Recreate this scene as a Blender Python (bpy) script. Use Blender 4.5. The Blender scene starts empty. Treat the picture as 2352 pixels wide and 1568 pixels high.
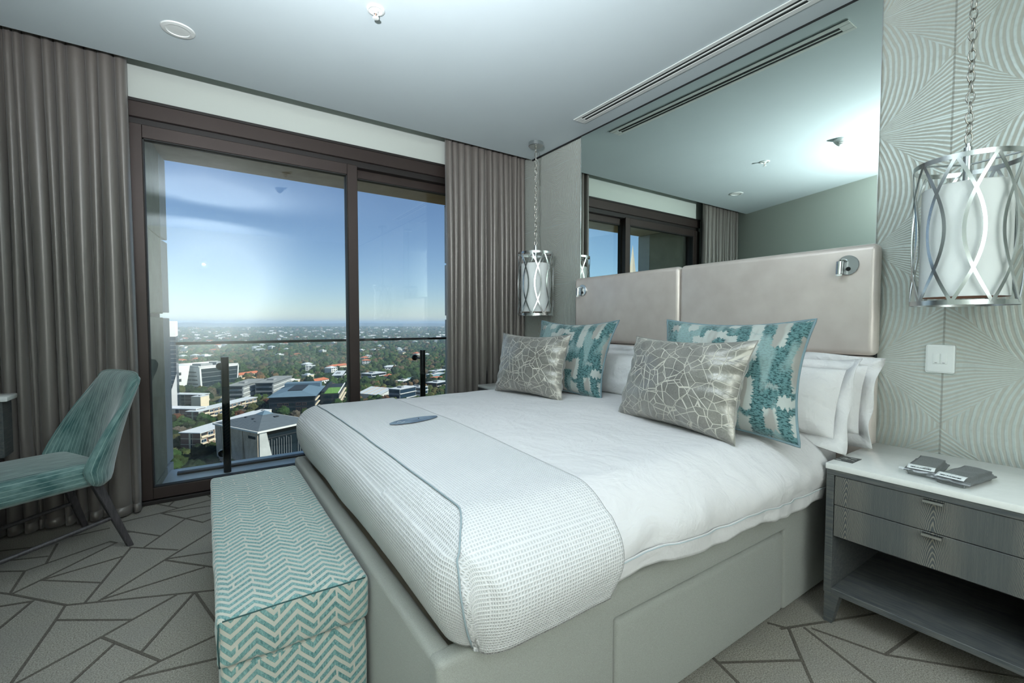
import bpy, bmesh, math, random
import numpy as np
from mathutils import Vector, Matrix, noise as mnoise

random.seed(7)
R = math.radians
PI = math.pi
SC = bpy.context.scene
COL = SC.collection

# ------------------------------------------------------------------ camera, sky, sun, flash, fill, exposure
cam_d = bpy.data.cameras.new('camera')
cam = bpy.data.objects.new('camera', cam_d)
COL.objects.link(cam)
cam.location = (0, 0, 1.2)
cam.rotation_euler = (R(90 - 2.31), 0, R(-34.25))
cam_d.sensor_width = 36
cam_d.lens = 15.92
cam_d.clip_start = 0.05
cam_d.clip_end = 40000
SC.camera = cam

SUN_AZ, SUN_EL = 126, 42            # azimuth from +Y (out of the window) towards +X
world = bpy.data.worlds.new('sky')
SC.world = world
world.use_nodes = True
wn = world.node_tree
sky = wn.nodes.new('ShaderNodeTexSky')
sky.sky_type = 'NISHITA'
sky.sun_disc = False
sky.sun_elevation = R(SUN_EL)
sky.sun_rotation = R(SUN_AZ)
sky.altitude = 1600
sky.air_density = 1.0
sky.dust_density = 0.3
sky.ozone_density = 4.0
bgn = wn.nodes['Background']
bgn.inputs['Strength'].default_value = 0.12
wn.links.new(sky.outputs[0], bgn.inputs['Color'])

sun_d = bpy.data.lights.new('sun', 'SUN')
sun_d.energy = 7.5
sun_d.angle = R(0.6)
sun_d.color = (1.0, 0.93, 0.82)
sun = bpy.data.objects.new('sun', sun_d)
COL.objects.link(sun)
sv = Vector((math.sin(R(SUN_AZ)) * math.cos(R(SUN_EL)), math.cos(R(SUN_AZ)) * math.cos(R(SUN_EL)), math.sin(R(SUN_EL))))
sun.rotation_euler = sv.to_track_quat('Z', 'Y').to_euler()

def spot_light(name, loc, direction, cone, blend, size, power, color):
    d = bpy.data.lights.new(name, 'SPOT')
    d.spot_size = R(cone)
    d.spot_blend = blend
    d.shadow_soft_size = size
    d.energy = power
    d.color = color
    o = bpy.data.objects.new(name, d)
    COL.objects.link(o)
    o.location = loc
    o.rotation_euler = (-Vector(direction)).to_track_quat('Z', 'Y').to_euler()
    return o
# the photographer's flash head on its stand beside the camera, tipped up at the ceiling
# (its shadows show behind the sprinkler, the smoke detector and the lamps), and an added fill spot turned at the wall behind for soft frontal light
spot_light('flash_head', (0.02, 0.72, 1.94), (0.28, 0.52, 0.80), 148, 1.0, 0.01, 400, (0.90, 0.95, 1.0))
spot_light('fill_bounce', (0.25, -0.45, 1.75), (-0.25, -1.0, 0.22), 140, 0.8, 0.05, 690, (0.92, 0.945, 1.0))

SC.view_settings.view_transform = 'Standard'
SC.view_settings.look = 'None'
SC.view_settings.gamma = 1.0
SC.view_settings.use_curve_mapping = False
SC.view_settings.exposure = 0.0
SC.cycles.use_denoising = True
SC.cycles.max_bounces = 9
SC.cycles.diffuse_bounces = 5
SC.cycles.glossy_bounces = 4
SC.cycles.transparent_max_bounces = 12
SC.cycles.volume_bounces = 0
SC.cycles.caustics_reflective = False
SC.cycles.caustics_refractive = False
SC.cycles.sample_clamp_indirect = 6

# ------------------------------------------------------------------ helpers
def lin(c):
    if isinstance(c, str):
        c = c.lstrip('#')
        c = [int(c[i:i + 2], 16) / 255 for i in (0, 2, 4)]
        return tuple(x / 12.92 if x <= 0.04045 else ((x + 0.055) / 1.055) ** 2.4 for x in c) + (1.0,)
    return tuple(c)[:3] + (1.0,)

class NT:
    """a material with a terse way to wire its nodes"""
    def __init__(s, name):
        s.m = bpy.data.materials.new(name)
        s.m.use_nodes = True
        s.t = s.m.node_tree
        s.b = s.t.nodes['Principled BSDF']
        s.out = s.t.nodes['Material Output']
    def put(s, sock, v):
        if isinstance(v, bpy.types.NodeSocket):
            s.t.links.new(v, sock)
        elif sock.type == 'RGBA' and isinstance(v, str):
            sock.default_value = lin(v)
        elif sock.type == 'RGBA' and not isinstance(v, (int, float)):
            sock.default_value = lin(v)
        else:
            sock.default_value = v
    def n(s, kind, out=0, ins=None, **props):
        nd = s.t.nodes.new('ShaderNode' + kind)
        for k, v in props.items():
            setattr(nd, k, v)
        for k, v in (ins or {}).items():
            s.put(nd.inputs[k], v)
        return nd.outputs[out]
    def ma(s, op, a, b=0.0, c=None):
        ins = {0: a, 1: b}
        if c is not None: ins[2] = c
        return s.n('Math', 0, ins, operation=op)
    def mix(s, f, a, b):
        nd = s.t.nodes.new('ShaderNodeMix')
        nd.data_type = 'RGBA'
        s.put(nd.inputs[0], f); s.put(nd.inputs[6], a); s.put(nd.inputs[7], b)
        return nd.outputs[2]
    def ramp(s, f, stops, interp='LINEAR'):
        nd = s.t.nodes.new('ShaderNodeValToRGB')
        nd.color_ramp.interpolation = interp
        e = nd.color_ramp.elements
        while len(e) < len(stops): e.new(0.5)
        for el, (p, c) in zip(e, stops):
            el.position = p
            el.color = lin(c) if not isinstance(c, (int, float)) else (c, c, c, 1)
        s.put(nd.inputs[0], f)
        return nd.outputs[0]
    def step(s, f, a, b):
        return s.n('MapRange', 0, {0: f, 1: a, 2: b, 3: 0.0, 4: 1.0}, clamp=True)
    def noise(s, scale, detail=3, vec=None, rough=0.5, dist=0.0, out=0):
        ins = {'Scale': scale, 'Detail': detail, 'Roughness': rough, 'Distortion': dist}
        if vec is not None: ins['Vector'] = vec
        return s.n('TexNoise', out, ins)
    def xyz(s, vec):
        nd = s.t.nodes.new('ShaderNodeSeparateXYZ')
        s.t.links.new(vec, nd.inputs[0])
        return nd.outputs
    def vec(s, x=0.0, y=0.0, z=0.0):
        return s.n('CombineXYZ', 0, {0: x, 1: y, 2: z})
    def obj(s): return s.n('TexCoord', 3)
    def uv(s): return s.n('TexCoord', 2)
    def pos(s): return s.n('NewGeometry', 0)
    def bump(s, h, strength=0.3, dist=0.01):
        s.put(s.b.inputs['Normal'], s.n('Bump', 0, {'Strength': strength, 'Distance': dist, 'Height': h}))
    def set(s, col=None, rough=None, metal=None, spec=None, sheen=None, alpha=None, emit=None, coat=None, sub=None):
        for k, v in (('Base Color', col), ('Roughness', rough), ('Metallic', metal), ('Specular IOR Level', spec),
                     ('Sheen Weight', sheen), ('Alpha', alpha), ('Coat Weight', coat)):
            if v is not None: s.put(s.b.inputs[k], v)
        return s

def plain(name, col, rough=0.5, metal=0.0, spec=0.5, nscale=None, namt=0.08, bump=0.0, bscale=200, bdist=0.002):
    t = NT(name)
    c = col
    if nscale:
        a = [x * (1 - namt) for x in lin(col)[:3]]
        b = [min(1, x * (1 + namt)) for x in lin(col)[:3]]
        c = t.mix(t.step(t.noise(nscale, 4, t.obj()), 0.3, 0.7), a, b)
    t.set(c, rough, metal, spec)
    if bump:
        t.bump(t.noise(bscale, 3, t.obj()), bump, bdist)
    return t.m

class MB:
    """collects shapes and links them as ONE mesh object"""
    def __init__(s):
        s.v = []; s.f = []; s.uv = {}; s.mi = []; s.cur = 0
    def add(s, vs, fs, uvs=None):
        o = len(s.v)
        s.v += [tuple(p) for p in vs]
        s.f += [tuple(i + o for i in f) for f in fs]
        s.mi += [s.cur] * len(fs)
        if uvs:
            for i, q in enumerate(uvs): s.uv[o + i] = q
        return s
    def box(s, x0, x1, y0, y1, z0, z1):
        vs = [(x, y, z) for z in (z0, z1) for y in (y0, y1) for x in (x0, x1)]
        return s.add(vs, [(0, 2, 3, 1), (4, 5, 7, 6), (0, 1, 5, 4), (2, 6, 7, 3), (0, 4, 6, 2), (1, 3, 7, 5)])
    def rbox(s, x0, x1, y0, y1, z0, z1, r=0.01, seg=3):
        bm = bmesh.new()
        bmesh.ops.create_cube(bm, size=1)
        for v in bm.verts:
            v.co = ((x0 + x1) / 2 + v.co.x * (x1 - x0), (y0 + y1) / 2 + v.co.y * (y1 - y0), (z0 + z1) / 2 + v.co.z * (z1 - z0))
        bmesh.ops.bevel(bm, geom=bm.edges[:], offset=r, segments=seg, profile=0.5, affect='EDGES')
        return s.take(bm)
    def take(s, bm):
        bm.verts.index_update()
        vs = [tuple(v.co) for v in bm.verts]
        fs = [tuple(v.index for v in f.verts) for f in bm.faces]
        bm.free()
        return s.add(vs, fs)
    def poly(s, pts2, plane, a, b, bevel=0.0, seg=2):
        """extrude a 2D outline: plane 'xz' between y=a..b, 'yz' between x=a..b, 'xy' between z=a..b"""
        def P(p, t):
            return {'xz': (p[0], t, p[1]), 'yz': (t, p[0], p[1]), 'xy': (p[0], p[1], t)}[plane]
        bm = bmesh.new()
        bot = [bm.verts.new(P(p, a)) for p in pts2]
        top = [bm.verts.new(P(p, b)) for p in pts2]
        bm.faces.new(bot[::-1]); bm.faces.new(top)
        k = len(pts2)
        for i in range(k):
            bm.faces.new((bot[i], bot[(i + 1) % k], top[(i + 1) % k], top[i]))
        bmesh.ops.recalc_face_normals(bm, faces=bm.faces[:])
        if bevel:
            bmesh.ops.bevel(bm, geom=bm.edges[:], offset=bevel, segments=seg, profile=0.5, affect='EDGES')
        return s.take(bm)
    def grid(s, nu, nv, fn, wrap_u=False, uvfn=None, flip=False):
        mu = nu if wrap_u else nu + 1
        vs = []; uvs = []
        for j in range(nv + 1):
            for i in range(mu):
                vs.append(fn(i / nu, j / nv))
                uvs.append(uvfn(i / nu, j / nv) if uvfn else (i / nu, j / nv))
        fs = []
        for j in range(nv):
            for i in range(nu):
                a = j * mu + i; b = j * mu + (i + 1) % mu
                q = (a, b, b + mu, a + mu)
                fs.append(q[::-1] if flip else q)
        return s.add(vs, fs, uvs)
    def tube(s, pts, r, n=8, closed=False, cap=True):
        pts = [Vector(p) for p in pts]
        k = len(pts)
        rr = r if isinstance(r, (list, tuple)) else [r] * k
        vs = []; fs = []
        up = None
        for i in range(k):
            if closed: d = pts[(i + 1) % k] - pts[i - 1]
            else: d = pts[min(i + 1, k - 1)] - pts[max(i - 1, 0)]
            d.normalize()
            if up is None:
                up = Vector((0, 0, 1)) if abs(d.z) < 0.9 else Vector((1, 0, 0))
            a = (up - d * up.dot(d))
            if a.length < 1e-6: a = d.orthogonal()
            a.normalize(); up = a
            b = d.cross(a)
            for q in range(n):
                t = 2 * PI * q / n
                vs.append(pts[i] + (a * math.cos(t) + b * math.sin(t)) * rr[i])
        for i in range(k if closed else k - 1):
            for q in range(n):
                A = i * n + q; B = i * n + (q + 1) % n
                C = ((i + 1) % k) * n + (q + 1) % n; D = ((i + 1) % k) * n + q
                fs.append((A, B, C, D))
        if cap and not closed:
            fs.append(tuple(range(n))[::-1]); fs.append(tuple((k - 1) * n + q for q in range(n)))
        return s.add(vs, fs)
    def lathe(s, prof, cx=0, cy=0, n=32, close=False):
        """revolve (radius, z) pairs about the vertical through cx, cy"""
        vs = []; fs = []
        k = len(prof)
        for (r, z) in prof:
            for q in range(n):
                t = 2 * PI * q / n
                vs.append((cx + r * math.cos(t), cy + r * math.sin(t), z))
        for i in range(k if close else k - 1):
            for q in range(n):
                A = i * n + q; B = i * n + (q + 1) % n
                j = (i + 1) % k
                fs.append((A, B, j * n + (q + 1) % n, j * n + q))
        return s.add(vs, fs)
    def build(s, name, mat, parent=None, smooth=None, loc=None, local=False, uv=None, mods=None):
        """smooth: None = flat, a number = auto smooth angle in degrees. Vertices are world coordinates unless local."""
        me = bpy.data.meshes.new(name)
        vs = s.v
        o = bpy.data.objects.new(name, me)
        COL.objects.link(o)
        org = Vector(loc) if loc is not None else Vector((0, 0, 0))
        base = Vector((0, 0, 0))
        if parent is not None:
            o.parent = parent
            q = parent
            while q is not None:
                base = base + q.location
                q = q.parent
        o.location = org - base if (parent is not None and not local and loc is not None) else org
        if not local:
            sub = org if loc is not None else base
            vs = [(p[0] - sub.x, p[1] - sub.y, p[2] - sub.z) for p in vs]
        me.from_pydata(vs, [], s.f)
        for m in (mat if isinstance(mat, (list, tuple)) else [mat]):
            me.materials.append(m)
        if max(s.mi, default=0) > 0:
            me.polygons.foreach_set('material_index', s.mi)
        if smooth is not None:
            me.polygons.foreach_set('use_smooth', [True] * len(me.polygons))
            if smooth < 180: me.set_sharp_from_angle(angle=R(smooth))
        if uv == 'box' or s.uv:
            lay = me.uv_layers.new(name='UVMap')
            if uv == 'box':
                for p in me.polygons:
                    nx, ny, nz = abs(p.normal.x), abs(p.normal.y), abs(p.normal.z)
                    for li in p.loop_indices:
                        c = me.vertices[me.loops[li].vertex_index].co
                        if nz >= nx and nz >= ny: q = (c.x, c.y)
                        elif ny >= nx: q = (c.x, c.z)
                        else: q = (c.y, c.z)
                        lay.data[li].uv = q
            else:
                for l in me.loops:
                    lay.data[l.index].uv = s.uv.get(l.vertex_index, (0, 0))
        me.update()
        return o

def empty(name, loc, rz=0.0):
    o = bpy.data.objects.new(name, None)
    COL.objects.link(o)
    o.location = loc
    o.rotation_euler = (0, 0, rz)
    o.empty_display_size = 0.1
    return o

def tag(o, label=None, cat=None, group=None, kind=None):
    if label: o['label'] = label
    if cat: o['category'] = cat
    if group: o['group'] = group
    if kind: o['kind'] = kind
    return o

def struct(o):
    o['kind'] = 'structure'
    return o

def copy_tree(o, parent=None):
    c = o.copy()
    COL.objects.link(c)
    c.parent = parent
    for ch in list(o.children):
        copy_tree(ch, c)
    return c
# ------------------------------------------------------------------ materials of the room
M = {}
M['ceiling'] = plain('ceiling_paint', '#cfdade', 0.75, nscale=2.0, namt=0.015, bump=0.05, bscale=90)
M['plaster'] = plain('plaster_paint', '#c3c8c2', 0.8, bump=0.05, bscale=120)
M['wall_paint'] = plain('wall_paint', '#c9cec4', 0.8, bump=0.06, bscale=140)
M['bronze'] = plain('bronze_aluminium', '#3f3532', 0.42, 0.45, nscale=6, namt=0.06)
M['bronze_dark'] = plain('dark_bronze_aluminium', '#241f1e', 0.5, 0.2)
M['gasket'] = plain('black_gasket', '#0b0b0c', 0.6)
M['chrome'] = plain('polished_chrome', '#d7dadb', 0.12, 1.0)
M['nickel'] = plain('brushed_nickel', '#c9cccd', 0.24, 1.0, bump=0.03, bscale=300)
M['chain'] = plain('nickel_chain', '#b7b2ab', 0.22, 1.0)
M['white_plastic'] = plain('white_plastic', '#e6e9e7', 0.35)
M['black'] = plain('black_void', '#06090a', 0.7)
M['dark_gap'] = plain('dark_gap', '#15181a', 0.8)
M['copper'] = plain('copper_lining', '#b58a78', 0.4, 0.3)

def m_mirror():
    t = NT('mirror_silvering'); t.set('#dbe7e1', 0.0, 1.0); return t.m
M['mirror'] = m_mirror()

def m_glass(name, tint, refl=1.0):
    t = NT(name)
    fc = t.n('LayerWeight', 1, {'Blend': 0.5})
    fr = t.ma('ADD', 0.04, t.ma('MULTIPLY', 0.96, t.ma('POWER', fc, 5.0)))
    tr = t.n('BsdfTransparent', 0, {'Color': tint})
    gl = t.n('BsdfGlossy', 0, {'Color': (1, 1, 1), 'Roughness': 0.0})
    sh = t.n('MixShader', 0, {0: t.ma('MULTIPLY', fr, refl), 1: tr, 2: gl})
    t.put(t.out.inputs['Surface'], sh)
    return t.m
M['glass'] = m_glass('window_glass', (0.965, 0.985, 0.98), 0.9)
M['clear_glass'] = m_glass('balustrade_glass', (0.965, 0.985, 0.975), 0.9)
M['film'] = m_glass('clear_film', (0.93, 0.95, 0.95), 2.0)

def m_carpet():
    t = NT('carpet_pile')
    p = t.pos()
    f = t.noise(210, 3, p, 0.75)
    g = t.noise(5.5, 4, p, 0.6)
    c = t.mix(t.step(f, 0.36, 0.64), '#6f6a62', '#b0aaa0')
    c = t.mix(t.ma('MULTIPLY', t.step(g, 0.4, 0.68), 0.45), c, '#8a8682')
    t.set(c, 0.95, spec=0.1)
    t.bump(f, 0.5, 0.004)
    return t.m
M['carpet'] = m_carpet()
def m_carpet_line():
    t = NT('carpet_line_pile')
    f = t.noise(210, 3, t.pos(), 0.75)
    t.set(t.mix(t.step(f, 0.3, 0.7), '#4d4842', '#736d65'), 0.95, spec=0.1)
    t.bump(f, 0.5, 0.004)
    return t.m
M['carpet_line'] = m_carpet_line()

def m_wallpaper():
    t = NT('embossed_wallpaper')
    p = t.xyz(t.pos())
    wob = t.noise(6, 2, t.pos())
    y = t.ma('ADD', p[1], t.ma('MULTIPLY', t.ma('SUBTRACT', wob, 0.5), 0.02))
    z = t.ma('ADD', p[2], t.ma('MULTIPLY', t.ma('SUBTRACT', t.noise(5, 2, t.pos()), 0.5), 0.03))
    s = t.ma('SUBTRACT', 1.0, t.ma('PINGPONG', t.ma('DIVIDE', t.ma('SUBTRACT', y, 0.57), 0.262), 1.0))
    v = t.ma('DIVIDE', t.ma('SUBTRACT', z, 1.02), 0.533)
    dv = t.ma('PINGPONG', v, 0.5)
    half = t.ma('SUBTRACT', 0.5, dv)
    fA = t.ma('ADD', s, t.ma('MULTIPLY', t.ma('POWER', half, 2.0), 1.3))
    fB = t.ma('DIVIDE', dv, t.ma('ADD', s, 0.22))
    sA = t.ma('SINE', t.ma('MULTIPLY', fA, 2 * PI * 13))
    sB = t.ma('SINE', t.ma('MULTIPLY', fB, 2 * PI * 32))
    cond = t.ma('GREATER_THAN', dv, t.ma('MULTIPLY', s, 0.5))
    st = t.ma('ADD', t.ma('MULTIPLY', cond, sA), t.ma('MULTIPLY', t.ma('SUBTRACT', 1.0, cond), sB))
    k = t.step(st, -0.45, 0.55)
    grain = t.noise(60, 3, t.pos())
    c = t.mix(k, '#b6b6ad', '#c5cdc9')
    c = t.mix(t.ma('MULTIPLY', t.step(grain, 0.45, 0.75), 0.25), c, '#a3a39b')
    seam = t.ma('LESS_THAN', t.ma('ABSOLUTE', t.ma('SUBTRACT', t.ma('PINGPONG', t.ma('SUBTRACT', p[1], 0.57), 0.524), 0.0)), 0.0035)
    c = t.mix(t.ma('MULTIPLY', seam, 0.55), c, '#77736a')
    t.set(c, t.ma('SUBTRACT', 0.55, t.ma('MULTIPLY', k, 0.17)), t.ma('ADD', 0.12, t.ma('MULTIPLY', k, 0.25)))
    t.bump(t.ma('ADD', k, t.ma('MULTIPLY', grain, 0.3)), 0.22, 0.004)
    return t.m
M['wallpaper'] = m_wallpaper()

def m_curtain():
    t = NT('satin_curtain')
    w = t.noise(1.0, 2, t.n('Mapping', 0, {'Vector': t.obj(), 'Scale': (500, 500, 40)}))
    t.set(t.mix(w, '#746d68', '#7e7772'), 0.36, 0.2, 0.6, sheen=0.2)
    t.bump(w, 0.03, 0.001)
    return t.m
M['curtain'] = m_curtain()

def m_concrete(name, a, b, rough=0.8):
    t = NT(name)
    g = t.noise(3.0, 6, t.pos(), 0.65)
    h = t.noise(30, 3, t.pos())
    c = t.mix(t.step(g, 0.3, 0.7), a, b)
    c = t.mix(t.ma('MULTIPLY', t.step(h, 0.55, 0.8), 0.3), c, a)
    t.set(c, rough, spec=0.3)
    return t.m
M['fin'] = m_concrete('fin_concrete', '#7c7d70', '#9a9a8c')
M['fin_edge'] = m_concrete('fin_edge_skylit_concrete', '#a4acb4', '#b6bcc2')  # paler, bluer copy of the fin concrete with sky light painted in
M['soffit'] = m_concrete('soffit_concrete', '#a3927c', '#bdaf99')
M['balcony'] = plain('balcony_tile', '#b9c2c9', 0.3, nscale=4, namt=0.04)

# ------------------------------------------------------------------ the room shell
W = 2.66; H = 2.77; YW = 3.80
CE = 3.55                                     # where the ceiling ends and the curtain pocket begins
fl = struct(MB().box(-1.7, W, -1.7, YW + 0.02, -0.12, 0.0).build('floor', M['carpet']))
# carpet pattern: straight lines woven into the pile; end points on the floor, metres
CARPET = [(-0.743,3.104,-0.453,3.267),(-0.453,3.267,-0.419,3.225),(-0.737,2.874,-0.743,3.104),(-0.871,3.184,-0.743,3.104),(-0.737,2.874,-0.808,2.942),(-0.737,2.874,-0.51,2.624),(-0.73,2.869,-0.654,2.952),(-0.654,2.952,-0.424,3.225),(-0.653,2.948,-0.371,3.017),(-0.653,2.948,-0.423,2.767),(-0.447,2.608,-0.349,3.109),(-0.35,3.118,-0.142,2.942),(-0.51,2.624,0.136,2.345),(-0.405,2.58,-0.184,2.859),(-0.184,2.859,0.019,3.106),(-0.39,2.592,-0.025,2.654),(-0.183,2.843,0.146,2.487),(-0.184,2.859,0.166,2.775),(-0.29,3.077,-0.117,3.393),(-0.398,3.384,-0.231,3.195),(-0.362,3.346,-0.394,3.354),(-0.457,3.543,-0.252,3.58),(-0.252,3.58,-0.164,3.61),(-0.164,3.61,0.23,3.714),(-0.252,3.58,-0.031,3.269),(-0.031,3.269,0.077,3.337),(-0.117,3.393,0.211,3.431),(-0.245,3.575,0.216,3.508),(-0.279,3.77,-0.164,3.617),(-0.215,3.695,-0.192,3.77),(-0.376,3.717,-0.351,3.77),(-0.002,3.77,0.082,3.506),(-0.685,3.389,-0.677,3.142),(-0.904,3.308,-0.692,3.236),(-0.765,2.776,-0.638,2.744),(-0.701,2.535,-0.638,2.744),(-0.513,2.626,-0.521,2.514),(-0.521,2.514,-0.562,2.102),(-0.521,2.514,-0.274,2.348),(-0.565,2.123,-0.35,2.278),(-0.35,2.278,-0.121,2.454),(-0.35,2.278,-0.154,1.995),(-0.41,2.005,-0.306,2.197),(-0.216,2.087,-0.064,2.421),(-0.054,2.414,0.052,1.983),(-0.277,1.937,-0.154,1.995),(-0.154,1.995,0.072,2.058),(-0.229,1.95,0.064,1.885),(0.019,3.106,0.087,2.899),(-0.647,3.463,-0.484,3.483),(-0.945,3.464,-0.758,3.404),(1.849,0.837,2.247,0.671),(2.247,0.671,2.618,0.514),(1.875,0.82,1.732,0.71),(1.732,0.71,1.625,0.625),(1.482,0.872,1.737,0.712),(1.931,0.787,1.813,0.497),(1.952,0.767,2.014,0.556),(2.014,0.556,2.298,0.214),(1.487,0.905,1.438,0.752),(2.014,0.556,2.261,0.53),(1.875,0.82,1.842,0.882)]
def carpet_lines():
    segs = CARPET
    # the pattern goes on over the floor behind the camera
    segs = segs + [(a + dx, b + dy, c + dx, d + dy) for (a, b, c, d) in CARPET for (dx, dy) in ((0.1, -2.72), (1.7, -3.9), (-0.75, -2.6)) if max(b, d) + dy < 1.0 - 0.9 * (dx > 1) and min(b, d) + dy > -1.68 and min(a, c) + dx > -1.68 and max(a, c) + dx < 2.6 and (max(a, c) + dx < 0.9 or dx > 1)]
    mb = MB()
    for k, (x0, y0, x1, y1) in enumerate(segs):
        h = 0.0014 + 0.00012 * (k % 9)
        a = Vector((x0, y0, 0)); b = Vector((x1, y1, 0)); d = (b - a)
        if d.length < 0.01: continue
        n = Vector((-d.y, d.x, 0)).normalized() * 0.0052
        e = d.normalized() * 0.004
        q = [a - e - n, b + e - n, b + e + n, a - e + n]
        mb.add([(p.x, p.y, 0.0002) for p in q] + [(p.x, p.y, h) for p in q],
               [(4, 5, 6, 7), (0, 1, 5, 4), (1, 2, 6, 5), (2, 3, 7, 6), (3, 0, 4, 7)])
    o = mb.build('carpet_line', M['carpet_line'], fl)
    tag(o, kind='stuff')
carpet_lines()

cl = struct(MB().box(-1.7, W, -1.7, CE, H, H + 0.2).build('ceiling', M['ceiling']))
struct(MB().box(-1.7, W + 0.1, CE - 0.02, YW + 0.2, H + 0.2, H + 0.3).build('trim_1', M['plaster']))          # top of the curtain pocket
# headboard wall
wr = struct(MB().box(W, W + 0.1, -1.7, YW + 0.02, -0.02, H + 0.2).build('wall_right', M['wallpaper']))
struct(MB().box(W - 0.012, W - 0.001, -1.65, CE - 0.002, H - 0.012, H - 0.001).build('trim_2', M['dark_gap']))      # dark strip standing in for the shaded gap where wall meets ceiling
struct(MB().box(W - 0.014, W, -1.65, 0.60, 0.0, 0.09).build('baseboard_right', M['wall_paint']))
# window wall: lintel above, return at the left, pier at the right
WX0, WX1, WZ = -0.43, 2.50, 2.632
bw = MB().box(-1.7, W, YW, YW + 0.2, WZ, H + 0.25)
bw.box(-1.7, WX0 - 0.005, YW, YW + 0.2, -0.02, WZ); bw.box(WX1 + 0.005, W, YW, YW + 0.2, -0.02, WZ)
struct(bw.build('wall_back', M['plaster']))
# the left wall runs askew
def skew_wall():
    a = Vector((-0.50, 1.46)); b = Vector((-1.285, 3.80))
    n = Vector((b.y - a.y, -(b.x - a.x))).normalized() * -0.1
    mb = MB().poly([a, b, b + n, a + n], 'xy', -0.02, H + 0.2)
    return struct(mb.build('wall_left', M['wall_paint']))
skew_wall()
struct(MB().box(-1.7, -0.50, 1.36, 1.46, -0.02, H).build('wall_left_return', M['wall_paint']))
struct(MB().box(-1.8, -1.7, -1.7, 1.46, -0.02, H).build('wall_entrance', M['wall_paint']))
struct(MB().box(-1.8, W + 0.1, -1.8, -1.7, -0.02, H).build('wall_front', M['wall_paint']))

# ------------------------------------------------------------------ window_1: bronze sliding window
def window():
    w = struct(empty('window_1', (WX0, YW, 0)))
    B = M['bronze']; D = M['bronze_dark']
    y = YW
    # outer frame: head in two steps, jambs, sill track
    MB().rbox(WX0, WX1, y - 0.025, y + 0.14, 2.515, WZ, 0.003, 1).build('head', B, w)
    MB().rbox(WX0, WX1, y - 0.032, y - 0.020, WZ - 0.022, WZ - 0.002, 0.002, 1).build('head_bead', D, w)
    MB().box(WX0, WX1, y + 0.0, y + 0.14, 2.468, 2.518).build('head_track', D, w)
    for x0, x1 in ((WX0, -0.362), (WX1 - 0.07, WX1)):
        MB().rbox(x0, x1, y - 0.02, y + 0.14, 0.0, 2.47, 0.003, 1).build('jamb', B, w)
    MB().rbox(WX0, WX1, y - 0.03, y + 0.14, 0.0, 0.026, 0.003, 1).build('sill', D, w)
    MB().box(WX0 + 0.03, WX1 - 0.03, y + 0.055, y + 0.062, 0.026, 0.04).build('track', D, w)
    def leaf(x0, x1, ya, yb, z0, z1, st, top, bot, nm):
        e = empty(nm, (x0, ya, z0)); e.parent = w; e.location = Vector((x0, ya, z0)) - w.location
        for a, b in ((x0, x0 + st[0]), (x1 - st[1], x1)):
            MB().rbox(a, b, ya, yb, z0, z1, 0.003, 1).build('stile', B, e)
        MB().rbox(x0 + st[0] - .001, x1 - st[1] + .001, ya + .001, yb - .001, z1 - top, z1, 0.003, 1).build('rail', B, e)
        MB().rbox(x0 + st[0] - .001, x1 - st[1] + .001, ya + .001, yb - .001, z0, z0 + bot, 0.003, 1).build('rail', B, e)
        g = 0.008
        gk = MB()
        X0, X1, Z0, Z1 = x0 + st[0], x1 - st[1], z0 + bot, z1 - top
        for q in ((X0, X0 + g, Z0, Z1), (X1 - g, X1, Z0, Z1), (X0, X1, Z0, Z0 + g), (X0, X1, Z1 - g, Z1)):
            gk.box(q[0], q[1], ya + 0.004, yb - 0.004, q[2], q[3])
        gk.build('gasket', M['gasket'], e)
        ym = (ya + yb) / 2
        MB().box(X0, X1, ym - 0.004, ym + 0.004, Z0, Z1).build('pane', M['glass'], e)
    leaf(-0.366, 1.060, y - 0.012, y + 0.045, 0.030, 2.478, (0.066, 0.08), 0.085, 0.075, 'sliding_leaf')
    leaf(0.985, 2.435, y + 0.062, y + 0.115, 0.030, 2.47, (0.07, 0.07), 0.07, 0.075, 'fixed_leaf')
window()

# ------------------------------------------------------------------ balcony outside the window
bf = struct(MB().box(-0.45, 2.75, YW + 0.145, 4.62, -0.25, -0.005).build('floor_balcony', M['balcony']))
struct(MB().poly([(-0.5, YW + .2), (2.9, YW + .2), (2.9, 4.70), (-0.5, 4.70)], 'xy', 2.53, 3.1).build('ceiling_balcony', M['soffit']))
def fin(nm, x_in0, x_in1, side):
    """a full height concrete fin of stacked panels: face towards the balcony, its outer return painted paler for sky light"""
    e = struct(empty(nm, (x_in0, YW + .2, 0)))
    s = side
    for z0, z1 in ((-0.9, 0.05), (0.06, 1.245), (1.275, 1.86), (1.866, 2.525)):
        MB().poly([(x_in0, YW + .16), (x_in1, 4.50), (x_in1 + s * 0.35, 4.50), (x_in0 + s * 0.42, YW + .16)], 'xy', z0, z1, 0.003, 1).build('panel', M['fin'], e)
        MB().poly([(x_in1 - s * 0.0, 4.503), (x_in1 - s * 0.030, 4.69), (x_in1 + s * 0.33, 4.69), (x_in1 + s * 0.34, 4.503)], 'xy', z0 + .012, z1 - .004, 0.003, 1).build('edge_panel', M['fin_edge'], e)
    MB().poly([(x_in0 + s * .03, YW + .17), (x_in1 + s * .03, 4.66), (x_in1 + s * .3, 4.66), (x_in0 + s * .35, YW + .17)], 'xy', -0.9, 2.52).build('core', M['dark_gap'], e)
fin('column', -0.312, -0.262, -1)
fin('column', 2.36, 2.30, 1)

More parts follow.
